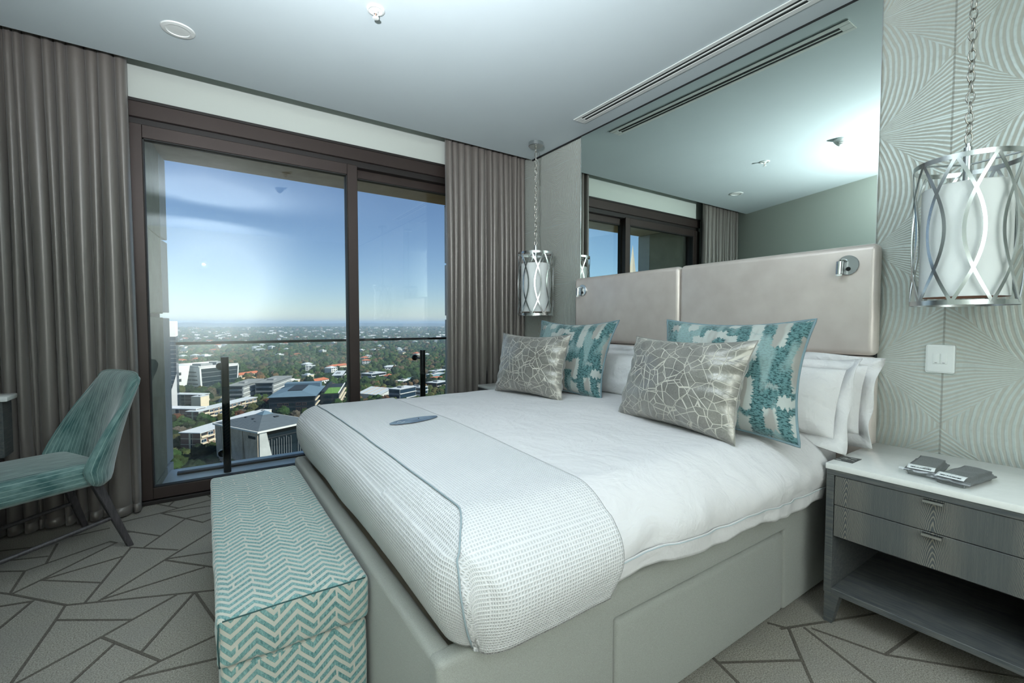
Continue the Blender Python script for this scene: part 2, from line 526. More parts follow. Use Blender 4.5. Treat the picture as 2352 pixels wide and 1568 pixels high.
def balustrade():
    e = tag(empty('glass_balustrade', (1.0, 4.45, 0)), 'frameless glass balcony balustrade with slim dark top rail outside the window', 'balustrade')
    Y = 4.45
    for x0, x1 in ((-0.17, 0.98), (0.992, 2.17)):
        MB().rbox(x0, x1, Y - 0.006, Y + 0.006, -0.02, 1.03, 0.002, 1).build('pane', M['clear_glass'], e)
    MB().rbox(-0.185, 2.19, Y - 0.018, Y + 0.018, 1.028, 1.05, 0.004, 2).build('rail', M['bronze_dark'], e)
    MB().rbox(-0.2, 2.2, Y - 0.03, Y + 0.03, -0.02, 0.012, 0.004, 2).build('base_channel', M['bronze_dark'], e)
    for x in (0.135, 1.83):
        p = MB().tube([(x, 4.3, -0.005), (x, 4.3, 0.93)], 0.027, 16).build('post', M['steel_dark'], e, 40)
        for z in (0.12, 0.845):
            MB().tube([(x - 0.018, 4.318, z), (x - 0.03, 4.43, z)], 0.009, 8).tube([(x - 0.03, 4.425, z), (x - 0.03, 4.444, z)], 0.029, 20).build('clamp', M['steel_dark'], p, 40)
M['steel_dark'] = plain('dark_steel', '#2b2c2c', 0.22, 0.9)
balustrade()
# ------------------------------------------------------------------ curtains in the pocket
def curtain(name, x0, x1, y, folds, amp, label, seed, ztop=2.955):
    rnd = random.Random(seed)
    # fold boundaries of uneven width, drifting a little as they fall
    ws = [rnd.uniform(0.6, 1.4) for _ in range(folds)]
    tot = sum(ws); edges = [0]
    for q in ws: edges.append(edges[-1] + q / tot)
    am = [rnd.uniform(0.65, 1.1) for _ in range(folds)]
    ph = [rnd.uniform(-1, 1) for _ in range(folds + 1)]
    drift = [rnd.uniform(-0.5, 0.5) / folds for _ in range(folds + 1)]
    drift[0] = drift[-1] = 0
    n = folds * 14
    def fn(u, t):
        z = 0.012 + (ztop - 0.012) * t
        k = min(int(u * folds), folds - 1); fu = u * folds - k
        d = (1 - t) ** 1.3
        e0 = edges[k] + drift[k] * d; e1 = edges[k + 1] + drift[k + 1] * d
        a = amp * am[k] * (0.75 + 0.25 * (1 - t)) * min(1.0, (e1 - e0) * folds * 1.1)
        w = max(0.0, 1 - (2 * fu - 1) ** 2)
        # omega shaped folds: round noses towards the room, pinched at the back
        x = x0 + (x1 - x0) * (e0 + (e1 - e0) * fu) - 0.30 * (x1 - x0) * (e1 - e0) * math.sin(2 * PI * fu) / (2 * PI) * 0.6
        yy = y + amp * 0.6 - a * 1.5 * w ** 0.72 + 0.003 * math.sin(4 * z + ph[k] * 3)
        x += 0.003 * math.sin(2.1 * z + ph[k] * 5)
        return (x, yy, z)
    mb = MB().grid(n, 26, fn)
    e = tag(empty(name, ((x0 + x1) / 2, y, 0)), label, 'curtain', 'satin curtains at the window')
    o = mb.build('drape', M['curtain'], e, 180)
    sol = o.modifiers.new('thick', 'SOLIDIFY'); sol.thickness = 0.0025; sol.offset = 1
    hm = MB()
    hm.grid(n, 1, lambda u, t: (fn(u, 0)[0], fn(u, 0)[1] - 0.002, 0.013 + 0.055 * t))
    h = hm.build('hem', M['curtain'], e, 180)
    sol = h.modifiers.new('thick', 'SOLIDIFY'); sol.thickness = 0.002; sol.offset = 1
    MB().box(x0, x1, y - 0.012, y + 0.012, ztop, ztop + 0.014).build('track', M['white_plastic'], e)
    return e
curtain('curtain', -1.17, -0.352, 3.660, 14, 0.056, 'taupe satin curtain gathered behind the green velvet chair', 3)
curtain('curtain', 1.80, 2.645, 3.658, 15, 0.050, 'taupe satin curtain hanging in the corner behind the smaller pendant lamp', 5)

# ------------------------------------------------------------------ ceiling fittings
def ring_disc(mb, x, y, prof, n=36): return mb.lathe(prof, x, y, n)
def downlight(x, y):
    e = tag(empty('downlight', (x, y, H)), 'round white recessed downlight in the ceiling near the window', 'downlight')
    MB().lathe([(0.052, H - 0.001), (0.054, H - 0.008), (0.074, H - 0.006), (0.078, H - 0.001)], x, y, 40).build('trim_ring', M['white_plastic'], e, 40)
    MB().lathe([(0.0005, H - 0.0045), (0.03, H - 0.0055), (0.0535, H - 0.004)], x, y, 40).build('diffuser', M['white_plastic'], e, 60)
downlight(-0.077, 3.064)
def sprinkler(x, y):
    e = tag(empty('fire_sprinkler', (x, y, H)), 'small white sprinkler head hanging from the ceiling', 'sprinkler')
    MB().lathe([(0.044, H), (0.043, H - 0.006), (0.034, H - 0.008), (0.030, H - 0.004), (0.012, H - 0.004), (0.0005, H - 0.004)], x, y, 36).build('escutcheon', M['white_plastic'], e, 40)
    MB().lathe([(0.011, H - 0.004), (0.011, H - 0.014), (0.006, H - 0.018), (0.0005, H - 0.018)], x, y, 16).build('nozzle', M['white_plastic'], e, 40)
    for s in (-1, 1):
        MB().tube([(x + s * .010, y, H - .014), (x + s * .012, y, H - .026), (x + s * .004, y, H - .040)], 0.0025, 8).build('frame_arm', M['white_plastic'], e, 60)
    MB().tube([(x, y, H - .018), (x, y, H - .036)], 0.0022, 8).build('bulb', M['copper'], e, 60)
    MB().lathe([(0.0005, H - 0.040), (0.016, H - 0.041), (0.016, H - 0.043), (0.0005, H - 0.045)], x, y, 20).build('deflector', M['white_plastic'], e, 40)
sprinkler(0.749, 2.314)
def smoke(x, y):
    e = tag(empty('smoke_detector', (x, y, H)), 'white domed smoke detector on the ceiling seen in the mirror', 'smoke detector')
    MB().lathe([(0.052, H), (0.052, H - 0.014), (0.046, H - 0.022), (0.0005, H - 0.024)], x, y, 36).build('base', M['white_plastic'], e, 40)
    for k in range(4):
        z = H - 0.025 - k * 0.007; r = 0.042 - k * 0.006
        MB().lathe([(r, z), (r, z - 0.003), (r - .012, z - 0.003), (r - .012, z)], x, y, 28, True).build('louvre', M['white_plastic'], e, 40)
    MB().lathe([(0.026, H - 0.022), (0.020, H - 0.045), (0.0005, H - 0.047)], x, y, 24).build('core', M['black'], e, 40)
    MB().lathe([(0.020, H - 0.050), (0.014, H - 0.056), (0.0005, H - 0.058)], x, y, 24).build('cap', M['white_plastic'], e, 40)
smoke(0.766, 1.673)
def diffuser():
    x0, x1, y0, y1 = 2.393, 2.513, 1.01, 2.675
    e = tag(empty('air_diffuser', ((x0 + x1) / 2, (y0 + y1) / 2, H)), 'long white air slot grille in the ceiling above the headboard', 'air grille')
    fr = MB()
    s0, s1, m0, m1 = x0 + 0.030, x1 - 0.036, x0 + 0.048, x0 + 0.062
    z0 = H - 0.006
    fr.rbox(x0, s0, y0, y1, z0, H - .0005, 0.002, 1).rbox(s1, x1, y0, y1, z0, H - .0005, 0.002, 1)
    fr.rbox(m0, m1, y0 + .05, y1 - .05, z0, H - .0005, 0.002, 1)
    fr.rbox(s0 - .001, s1 + .001, y0, y0 + .055, z0, H - .0005, 0.002, 1).rbox(s0 - .001, s1 + .001, y1 - .055, y1, z0, H - .0005, 0.002, 1)
    fr.build('frame', M['white_plastic'], e, 30)
    for a, b in ((s0, m0), (m1, s1)):
        MB().box(a, b, y0 + .05, y1 - .05, H - 0.0035, H - 0.0005).build('slot', M['black'], e)
diffuser()

# ------------------------------------------------------------------ mirror above the headboard
e = tag(empty('wall_mirror', (W, 1.84, 2.15)), 'large frameless mirror on the wall above the headboard reaching the ceiling', 'mirror')
MB().box(W - 0.010, W - 0.001, 0.822, 2.86, 1.50, H - 0.013).build('glass', M['mirror'], e)
for y in (0.8205, 2.861):
    MB().box(W - 0.012, W - 0.001, y - 0.0015, y + 0.0015, 1.50, H - 0.013).build('edge_strip', M['chrome'], e)

# ------------------------------------------------------------------ headboard
def m_pearl():
    t = NT('pearl_leather')
    g = t.noise(110, 4, t.pos(), 0.6)
    h = t.noise(9, 3, t.pos())
    c = t.mix(t.step(h, 0.3, 0.7), '#d3c7c0', '#ddd2cb')
    t.set(c, t.ma('ADD', 0.27, t.ma('MULTIPLY', g, 0.14)), 0.3, 0.5)
    t.bump(g, 0.12, 0.002)
    return t.m
M['pearl'] = m_pearl()
def headboard():
    e = tag(empty('headboard', (2.60, 1.82, 0)), 'pearl leather headboard of four padded panels behind the bed', 'headboard')
    x0, x1 = 2.572, W - 0.014
    MB().box(x1 - .03, x1 + .002, 0.80, 2.85, 0.05, 1.56).build('backing', M['dark_gap'], e)
    for y0, y1 in ((0.786, 1.838), (1.841, 2.852)):
        for z0, z1 in ((1.046, 1.573), (0.06, 1.043)):
            MB().rbox(x0, x1, y0, y1, z0, z1, 0.030, 5).build('padded_panel', M['pearl'], e, 180)
headboard()

def reading_light(y, z, label):
    x = 2.572
    e = tag(empty('reading_light', (x, y, z)), label, 'reading light', 'reading lights on the headboard')
    def disc(r, a, b, mat, nm, cy=y, cz=z, bev=0.002):
        mb = MB()
        n = 36
        prof = [(0.0005, a), (r, a), (r, b + bev), (r - bev, b), (0.0005, b)]
        vs = []; fs = []
        for (rr, xx) in prof:
            for q in range(n):
                t = 2 * PI * q / n
                vs.append((xx, cy + rr * math.cos(t), cz + rr * math.sin(t)))
        for i in range(len(prof) - 1):
            for q in range(n):
                fs.append((i * n + q, i * n + (q + 1) % n, (i + 1) * n + (q + 1) % n, (i + 1) * n + q))
        mb.add(vs, fs).build(nm, mat, e, 40)
    disc(0.047, x + .001, x - 0.009, M['nickel'], 'mount_plate')
    disc(0.010, x - .009, x - 0.011, M['black'], 'switch_button', y - 0.004, z - 0.018, 0.0005)
    MB().tube([(x - .008, y + .005, z + .02), (x - .022, y + .012, z + .027), (x - .034, y + .020, z + .022)], 0.0055, 10).build('swivel_arm', M['chrome'], e, 60)
    MB().tube([(x - .036, y + .022, z + .018), (x - .037, y + .024, z - .042)], 0.0145, 20).build('lamp_head', M['nickel'], e, 40)
    MB().tube([(x - .037, y + .024, z - .041), (x - .037, y + .024, z - .052)], 0.0125, 20).build('lens', M['white_plastic'], e, 40)
reading_light(0.902, 1.478, 'round chrome reading light on the headboard above the larger pair of white pillows')
reading_light(2.748, 1.468, 'round chrome reading light on the headboard beside the smaller pendant lamp')

# switch plate
def switch_plate():
    e = tag(empty('light_switch', (W, 0.577, 1.045)), 'white two gang light switch plate on the patterned wallpaper', 'light switch')
    MB().rbox(W - 0.009, W, 0.529, 0.626, 0.983, 1.107, 0.0085, 4).build('plate', M['white_plastic'], e, 60)
    for y0 in (0.5545, 0.5795):
        MB().rbox(W - 0.012, W - 0.006, y0, y0 + 0.022, 1.022, 1.068, 0.0015, 2).build('rocker', M['white_plastic'], e, 40)
        MB().box(W - 0.0124, W - 0.0117, y0 + .007, y0 + 0.015, 1.0265, 1.028).build('indicator_mark', M['dark_gap'], e)
switch_plate()

# ------------------------------------------------------------------ pendant lamps
M['shade'] = plain('white_lamp_shade', '#eef1f0', 0.8, bump=0.06, bscale=260)
def pendant(loc, label):
    e = tag(empty('pendant_lamp', loc), label, 'pendant lamp', 'pendant lamps beside the bed')
    # origin at the ceiling
    RT, ZT, ZB = 0.156, -0.962, -1.502
    L = dict(local=True)
    MB().lathe([(0.064, 0), (0.064, -0.030), (0.060, -0.034), (0.0005, -0.034)], 0, 0, 36).build('canopy', M['nickel'], e, 40, **L)
    MB().tube([(0, 0, -0.034), (0, 0, -0.05)], 0.006, 10).build('chain_loop', M['chain'], e, 60, **L)
    # chain of welded links
    lk = MB()
    pts = [(0.0115 * math.cos(t), 0, 0.0225 * math.sin(t)) for t in [2 * PI * k / 14 for k in range(14)]]
    lk.tube(pts, 0.0026, 6, closed=True)
    z = -0.058; first = None; k = 0
    while z > -0.880:
        if first is None:
            first = lk.build('chain_link', M['chain'], e, 180, **L)
            o = first
        else:
            o = first.copy(); COL.objects.link(o)
        o.location = (0, 0, z); o.rotation_euler = (0.06 * math.sin(k * 2.3), 0.05 * math.cos(k * 1.7), R(35) + (PI / 2 if k % 2 else 0) + 0.2 * math.sin(k))
        z -= 0.0385; k += 1
    MB().tube([(0.004 * math.sin(0.9 * i) + .006 * math.sin(2.1 * i), 0.005 * math.cos(1.3 * i), -0.04 - 0.0355 * i) for i in range(25)], 0.002, 6).build('power_cable', M['cable'], e, 180, **L)
    MB().tube([(0, 0, -0.885), (0, 0, -0.90)], 0.008, 12).tube([(0, 0, -0.90), (0, 0, -1.045)], 0.0135, 20).build('stem', M['nickel'], e, 40, **L)
    for zc, nm in ((ZT, 'top_ring'), (ZB + 0.009, 'bottom_ring')):
        MB().lathe([(RT, zc - .009), (RT, zc + .009), (RT - .0025, zc + .009), (RT - .0025, zc - .009)], 0, 0, 64, True).build(nm, M['nickel'], e, 40, **L)
    for a in (0.3, 0.3 + PI * 2 / 3, 0.3 + PI * 4 / 3):
        MB().tube([(0.012 * math.cos(a), 0.012 * math.sin(a), ZT - .004), ((RT - .003) * math.cos(a), (RT - .003) * math.sin(a), ZT - .004)], 0.0035, 8).build('spoke', M['nickel'], e, 60, **L)
    N = 9; dl = 2 * PI / N
    st = MB()
    hw = 0.0055
    def strip(sgn):
        mb = MB()
        K = 36; vs = []; fs = []
        for i in range(K + 1):
            t = i / K
            th = sgn * 0.75 * dl * math.sin(PI * t)
            z = ZT + (ZB + .009 - ZT) * t
            # tangent for even strap width
            dth = sgn * 0.75 * dl * PI * math.cos(PI * t) * RT; dz = (ZB - ZT)
            ln = math.hypot(dth, dz); tx, tz = -dz / ln, dth / ln
            for s in (-1, 1):
                for rr in (RT + .0002, RT - .0022):
                    a2 = th + s * hw * tx / RT
                    vs.append((rr * math.cos(a2), rr * math.sin(a2), z + s * hw * tz))
        for i in range(K):
            o = i * 4; p = o + 4
            for a, b in ((0, 2), (2, 3), (3, 1), (1, 0)):
                fs.append((o + a, o + b, p + b, p + a))
        return mb.add(vs, fs)
    protos = [strip(1).build('strap', M['nickel'], e, 40, **L), strip(-1).build('strap', M['nickel'], e, 40, **L)]
    for k in range(N):
        for p in protos:
            o = p if k == 0 else p.copy()
            if k: COL.objects.link(o)
            o.rotation_euler = (0, 0, 0.35 + k * dl)
    sh = MB()
    sh.lathe([(0.128, -1.052), (0.128, -1.470)], 0, 0, 64)
    s = sh.build('shade', M['shade'], e, 180, **L)
    si = MB().lathe([(0.126, -1.470), (0.126, -1.052)], 0, 0, 64).build('lining', M['copper'], e, 180, **L)
    si.parent = s
    MB().lathe([(0.1285, -1.052), (0.1265, -1.050), (0.0005, -1.058)], 0, 0, 64).build('top_diffuser', M['shade'], e, 40, **L)
    MB().lathe([(0.125, -1.462), (0.0005, -1.460)], 0, 0, 48).build('bottom_diffuser', M['copper'], e, 40, **L)
    return e
M['cable'] = plain('clear_cable', '#c8ccc8', 0.3)
pl = pendant((2.43, 3.20, H), 'smaller looking chrome lattice pendant hanging before the far curtain corner')
pr = copy_tree(pl)
pr.location = (2.43, 0.472, H)
pr['label'] = 'chrome lattice pendant with white drum shade hanging over the bedside drawers and light switch'
# ------------------------------------------------------------------ bed
def m_fabric(name, a, b, scale=700, rough=0.9, bump=0.35):
    t = NT(name)
    g = t.noise(scale, 2, t.pos(), 0.6)
    t.set(t.mix(t.step(g, 0.3, 0.7), a, b), rough, spec=0.25, sheen=0.15)
    t.bump(g, bump, 0.002)
    return t.m
M['bed_fabric'] = m_fabric('greige_upholstery', '#8b8b85', '#a1a29d')
M['platform'] = plain('beige_platform_cloth', '#b3a896', 0.9)
def m_linen(name, col, amt=0.35, stretch=(1.4, 1.4, 1.4)):
    t = NT(name)
    p = t.n('Mapping', 0, {'Vector': t.pos(), 'Scale': stretch})
    a = t.noise(3.2, 5, p, 0.55, 1.2)
    b = t.noise(11, 3, p, 0.5, 0.8)
    w = t.noise(900, 1, t.pos())
    t.set(col, 0.82, spec=0.25, sheen=0.1)
    c = t.noise(2.4, 2, t.n('Mapping', 0, {'Vector': t.pos(), 'Scale': (2.2, 1.0, 1.0), 'Rotation': (0, 0, 0.5)}), 0.45, 0.8)
    t.bump(t.ma('ADD', t.ma('ADD', a, t.ma('MULTIPLY', b, 0.35)), t.ma('ADD', t.ma('MULTIPLY', c, 0.6), t.ma('MULTIPLY', w, 0.02))), amt, 0.035)
    return t.m
M['linen'] = m_linen('white_linen', '#d3d0d1', 0.4)
M['pillow_linen'] = m_linen('white_pillow_linen', '#dad8d8', 0.5)
def m_waffle():
    t = NT('white_waffle_weave')
    q = t.xyz(t.uv())
    k = 2 * PI / 0.0086
    wx = t.ma('SINE', t.ma('MULTIPLY', q[0], k)); wy = t.ma('SINE', t.ma('MULTIPLY', q[1], k))
    h = t.ma('MAXIMUM', wx, wy)
    big = t.noise(4, 4, t.pos(), 0.5, 1.0)
    t.set(t.mix(t.step(h, -0.6, 0.7), '#c0c0c2', '#d6d4d5'), 0.85, spec=0.2)
    t.bump(t.ma('ADD', t.ma('MULTIPLY', h, 0.16), t.ma('MULTIPLY', big, 1.2)), 0.5, 0.016)
    return t.m
M['waffle'] = m_waffle()

def bed():
    e = tag(empty('bed', (1.5, 1.80, 0)), 'greige upholstered bed frame with drawer front in its long side', 'bed')
    F = M['bed_fabric']
    x0, x1, y0, y1, zt = 0.40, 2.565, 0.872, 2.735, 0.462
    dx0, dx1, dz = 0.950, 1.942, 0.356
    # long side rail, cut out for the drawer
    MB().poly([(x0, 0.02), (dx0, 0.02), (dx0, dz), (dx1, dz), (dx1, 0.02), (x1, 0.02), (x1, zt), (x0, zt)], 'xz', y0, y0 + 0.055, 0.016, 4).build('side_rail', F, e, 60)
    MB().rbox(dx0 + .005, dx1 - .005, y0 + 0.000, y0 + 0.05, 0.022, dz - .006, 0.022, 5).build('drawer_front', F, e, 60)
    MB().rbox(x0, x1, y1 - 0.055, y1, 0.02, zt, 0.02, 3).build('side_rail', F, e, 60)
    MB().rbox(x0 + .001, x0 + 0.055, y0 + .016, y1 - .016, 0.02, zt - .001, 0.016, 4).build('foot_rail', F, e, 60)
    MB().box(x0 + .05, x1, y0 + .05, y1 - .05, 0.30, 0.405).build('platform', M['platform'], e)
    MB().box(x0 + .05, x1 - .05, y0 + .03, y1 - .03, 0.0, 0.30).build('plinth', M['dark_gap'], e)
bed()
o = MB().rbox(0.515, 2.555, 0.945, 2.665, 0.406, 0.665, 0.06, 5).build('mattress', M['linen'], None, 180, loc=(1.53, 1.80, 0.406))
MB().rbox(0.505, 2.50, 0.886, 2.72, 0.472, 0.668, 0.06, 5).build('fitted_sheet', M['linen'], o, 180)
tag(o, 'white sheeted mattress showing between the duvet hem and the bed base', 'mattress')

# duvet and runner share one draped form
XH, LX = 2.12, 1.684           # head end and run to the foot edge
YC, LY = 1.80, 0.995
ZT = 0.748
def bend(a, L, r):
    s = abs(a)
    if s <= L - r: return s, 0.0
    if s <= L - r + PI * r / 2:
        th = (s - L + r) / r
        return L - r + r * math.sin(th), r * (1 - math.cos(th))
    return L, r + s - (L - r + PI * r / 2)
def drape(ax, by, off=0.0, rx=0.10, ry=0.17, wr=1.0, seed=0.0, tuck=0.05, D=0.27, dmax=9.0):
    px, dx = bend(ax, LX, rx)
    py, dy = bend(by, LY, ry)
    sy = 1 if by >= 0 else -1
    d = min((dx ** 4 + dy ** 4) ** 0.25, dmax)
    rc = 0.13
    qx, qy = px - (LX - rc), py - (LY - rc)
    if qx > 0 and qy > 0:
        h = math.hypot(qx, qy)
        if h > rc: qx *= rc / h; qy *= rc / h; px, py = LX - rc + qx, LY - rc + qy
    k = min(d / D, 1.0)
    bul = 0.022 * math.sin(PI * min(k * 1.05, 1)) - tuck * max(0, k - 0.45) ** 2 / 0.3
    if dx > 0.02: px += bul * min(1, dx / 0.1)
    if dy > 0.02: py += bul * min(1, dy / 0.1)
    puff = 0.020 * math.cos(min(py / LY, 1) * PI / 2) * (0.6 + 0.4 * math.cos(min(px / LX, 1) * PI / 2)) - 0.008
    x = XH - px; y = YC + sy * py; z = ZT + puff - d
    n1 = mnoise.noise(Vector((x * 2.2 + seed, y * 2.2, z * 3)))
    n2 = mnoise.noise(Vector((x * 6 + seed, y * 4.5, z * 2.5 + 7)))
    n3 = mnoise.noise(Vector((x * 15 + 4 * z, y * 3, z * 6 + seed)))
    n4 = mnoise.noise(Vector((x * 7 - 9 * z + seed, y * 5, z * 9)))
    amp = (0.010 * n1 + 0.005 * n2) * wr + (0.007 * n3 + 0.006 * n4) * max(0.0, min(1.0, (d - 0.03) / 0.12)) * (wr > 0.9)
    if d < 0.06: z += amp * 0.8 + off
    else:
        f = 1 + (off + amp * 1.1) / 1.0
        if dy >= dx: y += sy * (off + amp * 1.2)
        else: x -= (off + amp * 1.2)
    if d < 0.06: pass
    else: z += off * max(0.0, 1 - (d - 0.06) / 0.1)
    return x, y, z
def hem_z(x):                       # the near hem of the duvet climbs a little from head to foot
    t = (x - 0.75) / 1.35
    return 0.603 - 0.135 * t + 0.055 * t * t + 0.006 * math.sin(x * 9)
def duvet():
    e = tag(empty('duvet', (1.35, YC, 0.7)), 'white cotton duvet spread over the bed with a stitched border hem', 'duvet')
    nx, ny = 110, 120
    smax = LX - 0.10 + PI * 0.10 / 2 + 0.05
    def fn(u, t):
        ax = smax * t
        x_est = XH - min(ax, LX)
        flat = LY - 0.17; arc = PI * 0.17 / 2
        side = flat + arc + max(0.0, (ZT - 0.17) - hem_z(max(x_est, 0.6)))
        by = (2 * u - 1) * side
        x, y, z = drape(ax, by, 0.0, seed=3.0, tuck=0.02)
        # soft pulls where the runner pins the cloth
        dy = abs(y - YC) / LY
        z += 0.006 * math.sin(18 * x + 6 * y) * max(0, dy - 0.55) * max(0, 1.5 - x)
        return x, y, z
    o = MB().grid(ny, nx, fn).build('cover', M['linen'], e, 180)
    sol = o.modifiers.new('thick', 'SOLIDIFY'); sol.thickness = 0.006; sol.offset = -1
    # border hem: a flat flange under a row of stitching on the near side
    def fl(u, t):
        x, y, z = fn(0.0, (0.01 + (LX - 0.42) * u) / smax)
        return x, y - 0.007 - 0.004 * mnoise.noise(Vector((x * 9, 1, t * 2))) + 0.012 * t, z + 0.012 - 0.058 * t - 0.005 * math.sin(x * 11) * t
    h = MB().grid(120, 6, fl).build('border_hem', M['linen'], e, 180)
    sol = h.modifiers.new('thick', 'SOLIDIFY'); sol.thickness = 0.004; sol.offset = 0
    MB().tube([(lambda q: (q[0], q[1] - 0.0035, q[2]))(fl(i / 90, 0.06)) for i in range(91)], 0.0018, 6).build('stitching', M['seam_white'], e, 180)
M['seam_white'] = plain('seam_thread', '#aab4b8', 0.9)
M['seam_grey'] = plain('seam_cord', '#8f9da3', 0.9)  # even grey of the corded edge on the throw
duvet()
def runner():
    e = tag(empty('bed_runner', (0.65, YC, 0.7)), 'white waffle weave throw folded across the foot of the bed', 'bed throw')
    flat = LX - 0.10; arc = PI * 0.10 / 2
    a0 = XH - 0.885; a1 = flat + arc + 0.163
    nx, ny = 70, 150
    def fn(u, t):
        side = LY - 0.17 + PI * 0.17 / 2 + 0.105
        by = (2 * u - 1) * side
        ax = a0 + (a1 - a0) * t + 0.05 * (1 - t) * (u - 0.12)  * -1.3
        return drape(ax, by, 0.010, seed=3.0, wr=0.7, tuck=0.022, dmax=0.272)
    def uvf(u, t): return ((2 * u - 1) * 1.2, (a1 - a0) * t)
    o = MB().grid(ny, nx, fn, uvfn=uvf).build('cloth', M['waffle'], e, 180)
    sol = o.modifiers.new('thick', 'SOLIDIFY'); sol.thickness = 0.005; sol.offset = -1
    # the corded edge along the foot and down the near corner
    tc = (flat + 0.030 - a0) / (a1 - a0)
    P = lambda ax, by: drape(ax, by, 0.012, seed=3.0, wr=0.7, tuck=0.022, dmax=0.272)
    pts = []
    for i in range(111):
        sb = -1.665 + 1.98 * i / 110                    # run past the start of the corner
        pts.append(P(flat + 0.03 + (0.285 * (sb / 0.345) ** 1.35 if sb > 0 else 0), -(LY - 0.17) - sb))
    pts = [(x - .001, y - .001, z + 0.001) for x, y, z in pts]
    MB().tube(pts, 0.0024, 6).build('corded_seam', M['seam_grey'], e, 180)

runner()

# ------------------------------------------------------------------ cushions and pillows
def cushion_mesh(w, h, th, pinch=0.075, n=44, wr=0.0, seed=0.0, corner=1.0, sag=0.0):
    """a filled cover standing in its own frame: x to the viewer's right, z up from the bottom edge, y through it (front = -y)"""
    mb = MB()
    def side(sg):
        def fn(a, b):
            u, v = 2 * a - 1, 2 * b - 1
            x = w / 2 * u * (1 - pinch * (1 - v * v) * abs(u) ** 1.5)
            z = h / 2 * v * (1 - pinch * 1.1 * (1 - u * u) * abs(v) ** 1.5)
            prof = max(0.0, (1 - abs(u) ** 2.6) * (1 - abs(v) ** 2.6)) ** 0.55
            t = th / 2 * prof
            ed = max(abs(u), abs(v))
            k = wr * (prof > 0) * (0.35 + 0.65 * ed ** 2)
            nz = mnoise.noise(Vector((x * 9 + seed, z * 16 + seed * 2, sg)))
            rad = math.sin(26 * math.atan2(z + 1e-6, x) + 5 * mnoise.noise(Vector((x * 6, z * 6, seed))))
            t += k * (0.010 * nz + 0.0045 * rad * ed ** 3) * min(1, prof * 3)
            t -= sag * math.exp(-((u) ** 2) * 3) * max(0, v) ** 2 * 0.5 * prof
            return x, sg * t, z + h / 2
        return fn
    mb.grid(n, n, side(-1), uvfn=lambda a, b: (a * w, b * h))
    mb.grid(n, n, side(1), uvfn=lambda a, b: (a * w + 3.1, b * h), flip=True)
    return mb
def rim_points(w, h, pinch, n=40):
    P = []
    for k in range(4):
        for i in range(n):
            s = 2 * i / n - 1
            u, v = [(s, -1), (1, s), (-s, 1), (-1, -s)][k]
            x = w / 2 * u * (1 - pinch * (1 - v * v) * abs(u) ** 1.5)
            z = h / 2 * v * (1 - pinch * 1.1 * (1 - u * u) * abs(v) ** 1.5)
            P.append((x, 0, z + h / 2))
    return P
def stand(o, x, y, z, yaw, tilt):
    """bottom edge centre at x,y,z; yaw turns it, tilt leans its top towards the headboard"""
    o.rotation_mode = 'XYZ'
    # local x -> viewer's right (-Y world), local -y (front) -> -X world
    m = Matrix.Rotation(yaw, 4, 'Z') @ Matrix.Rotation(R(-90), 4, 'Z') @ Matrix.Rotation(-tilt, 4, 'X')
    o.location = (x, y, z)
    o.rotation_euler = m.to_euler()

def m_silver():
    t = NT('silver_crackle_velvet')
    q = t.uv()
    v = t.n('TexVoronoi', 0, {'Vector': q, 'Scale': 12.0, 'Randomness': 1.0}, feature='DISTANCE_TO_EDGE')
    v2 = t.n('TexVoronoi', 0, {'Vector': t.n('Mapping', 0, {'Vector': q, 'Location': (3.3, 1.7, 0), 'Rotation': (0, 0, 0.7), 'Scale': (1.0, 1.35, 1)}), 'Scale': 13.0, 'Randomness': 1.0}, feature='DISTANCE_TO_EDGE')
    line = t.ma('SUBTRACT', 1.0, t.ma('MULTIPLY', t.step(v, 0.010, 0.021), t.step(v2, 0.010, 0.021)))
    g = t.noise(160, 3, q, 0.7)
    big = t.noise(7, 3, q)
    c = t.mix(t.step(g, 0.3, 0.75), '#7c7973', '#999690')
    c = t.mix(t.ma('MULTIPLY', t.step(big, 0.4, 0.7), 0.4), c, '#aeaaa2')
    c = t.mix(line, c, '#bdb8ad')
    t.set(c, t.ma('ADD', 0.36, t.ma('MULTIPLY', line, 0.35)), t.ma('MULTIPLY', t.ma('SUBTRACT', 1.0, line), 0.5), 0.5, sheen=0.3)
    t.bump(t.ma('ADD', t.ma('MULTIPLY', t.ma('SUBTRACT', 1.0, line), 0.5), t.ma('MULTIPLY', t.noise(26, 3, q, 0.6, 1.5), 0.8)), 0.45, 0.006)
    return t.m
M['silver'] = m_silver()
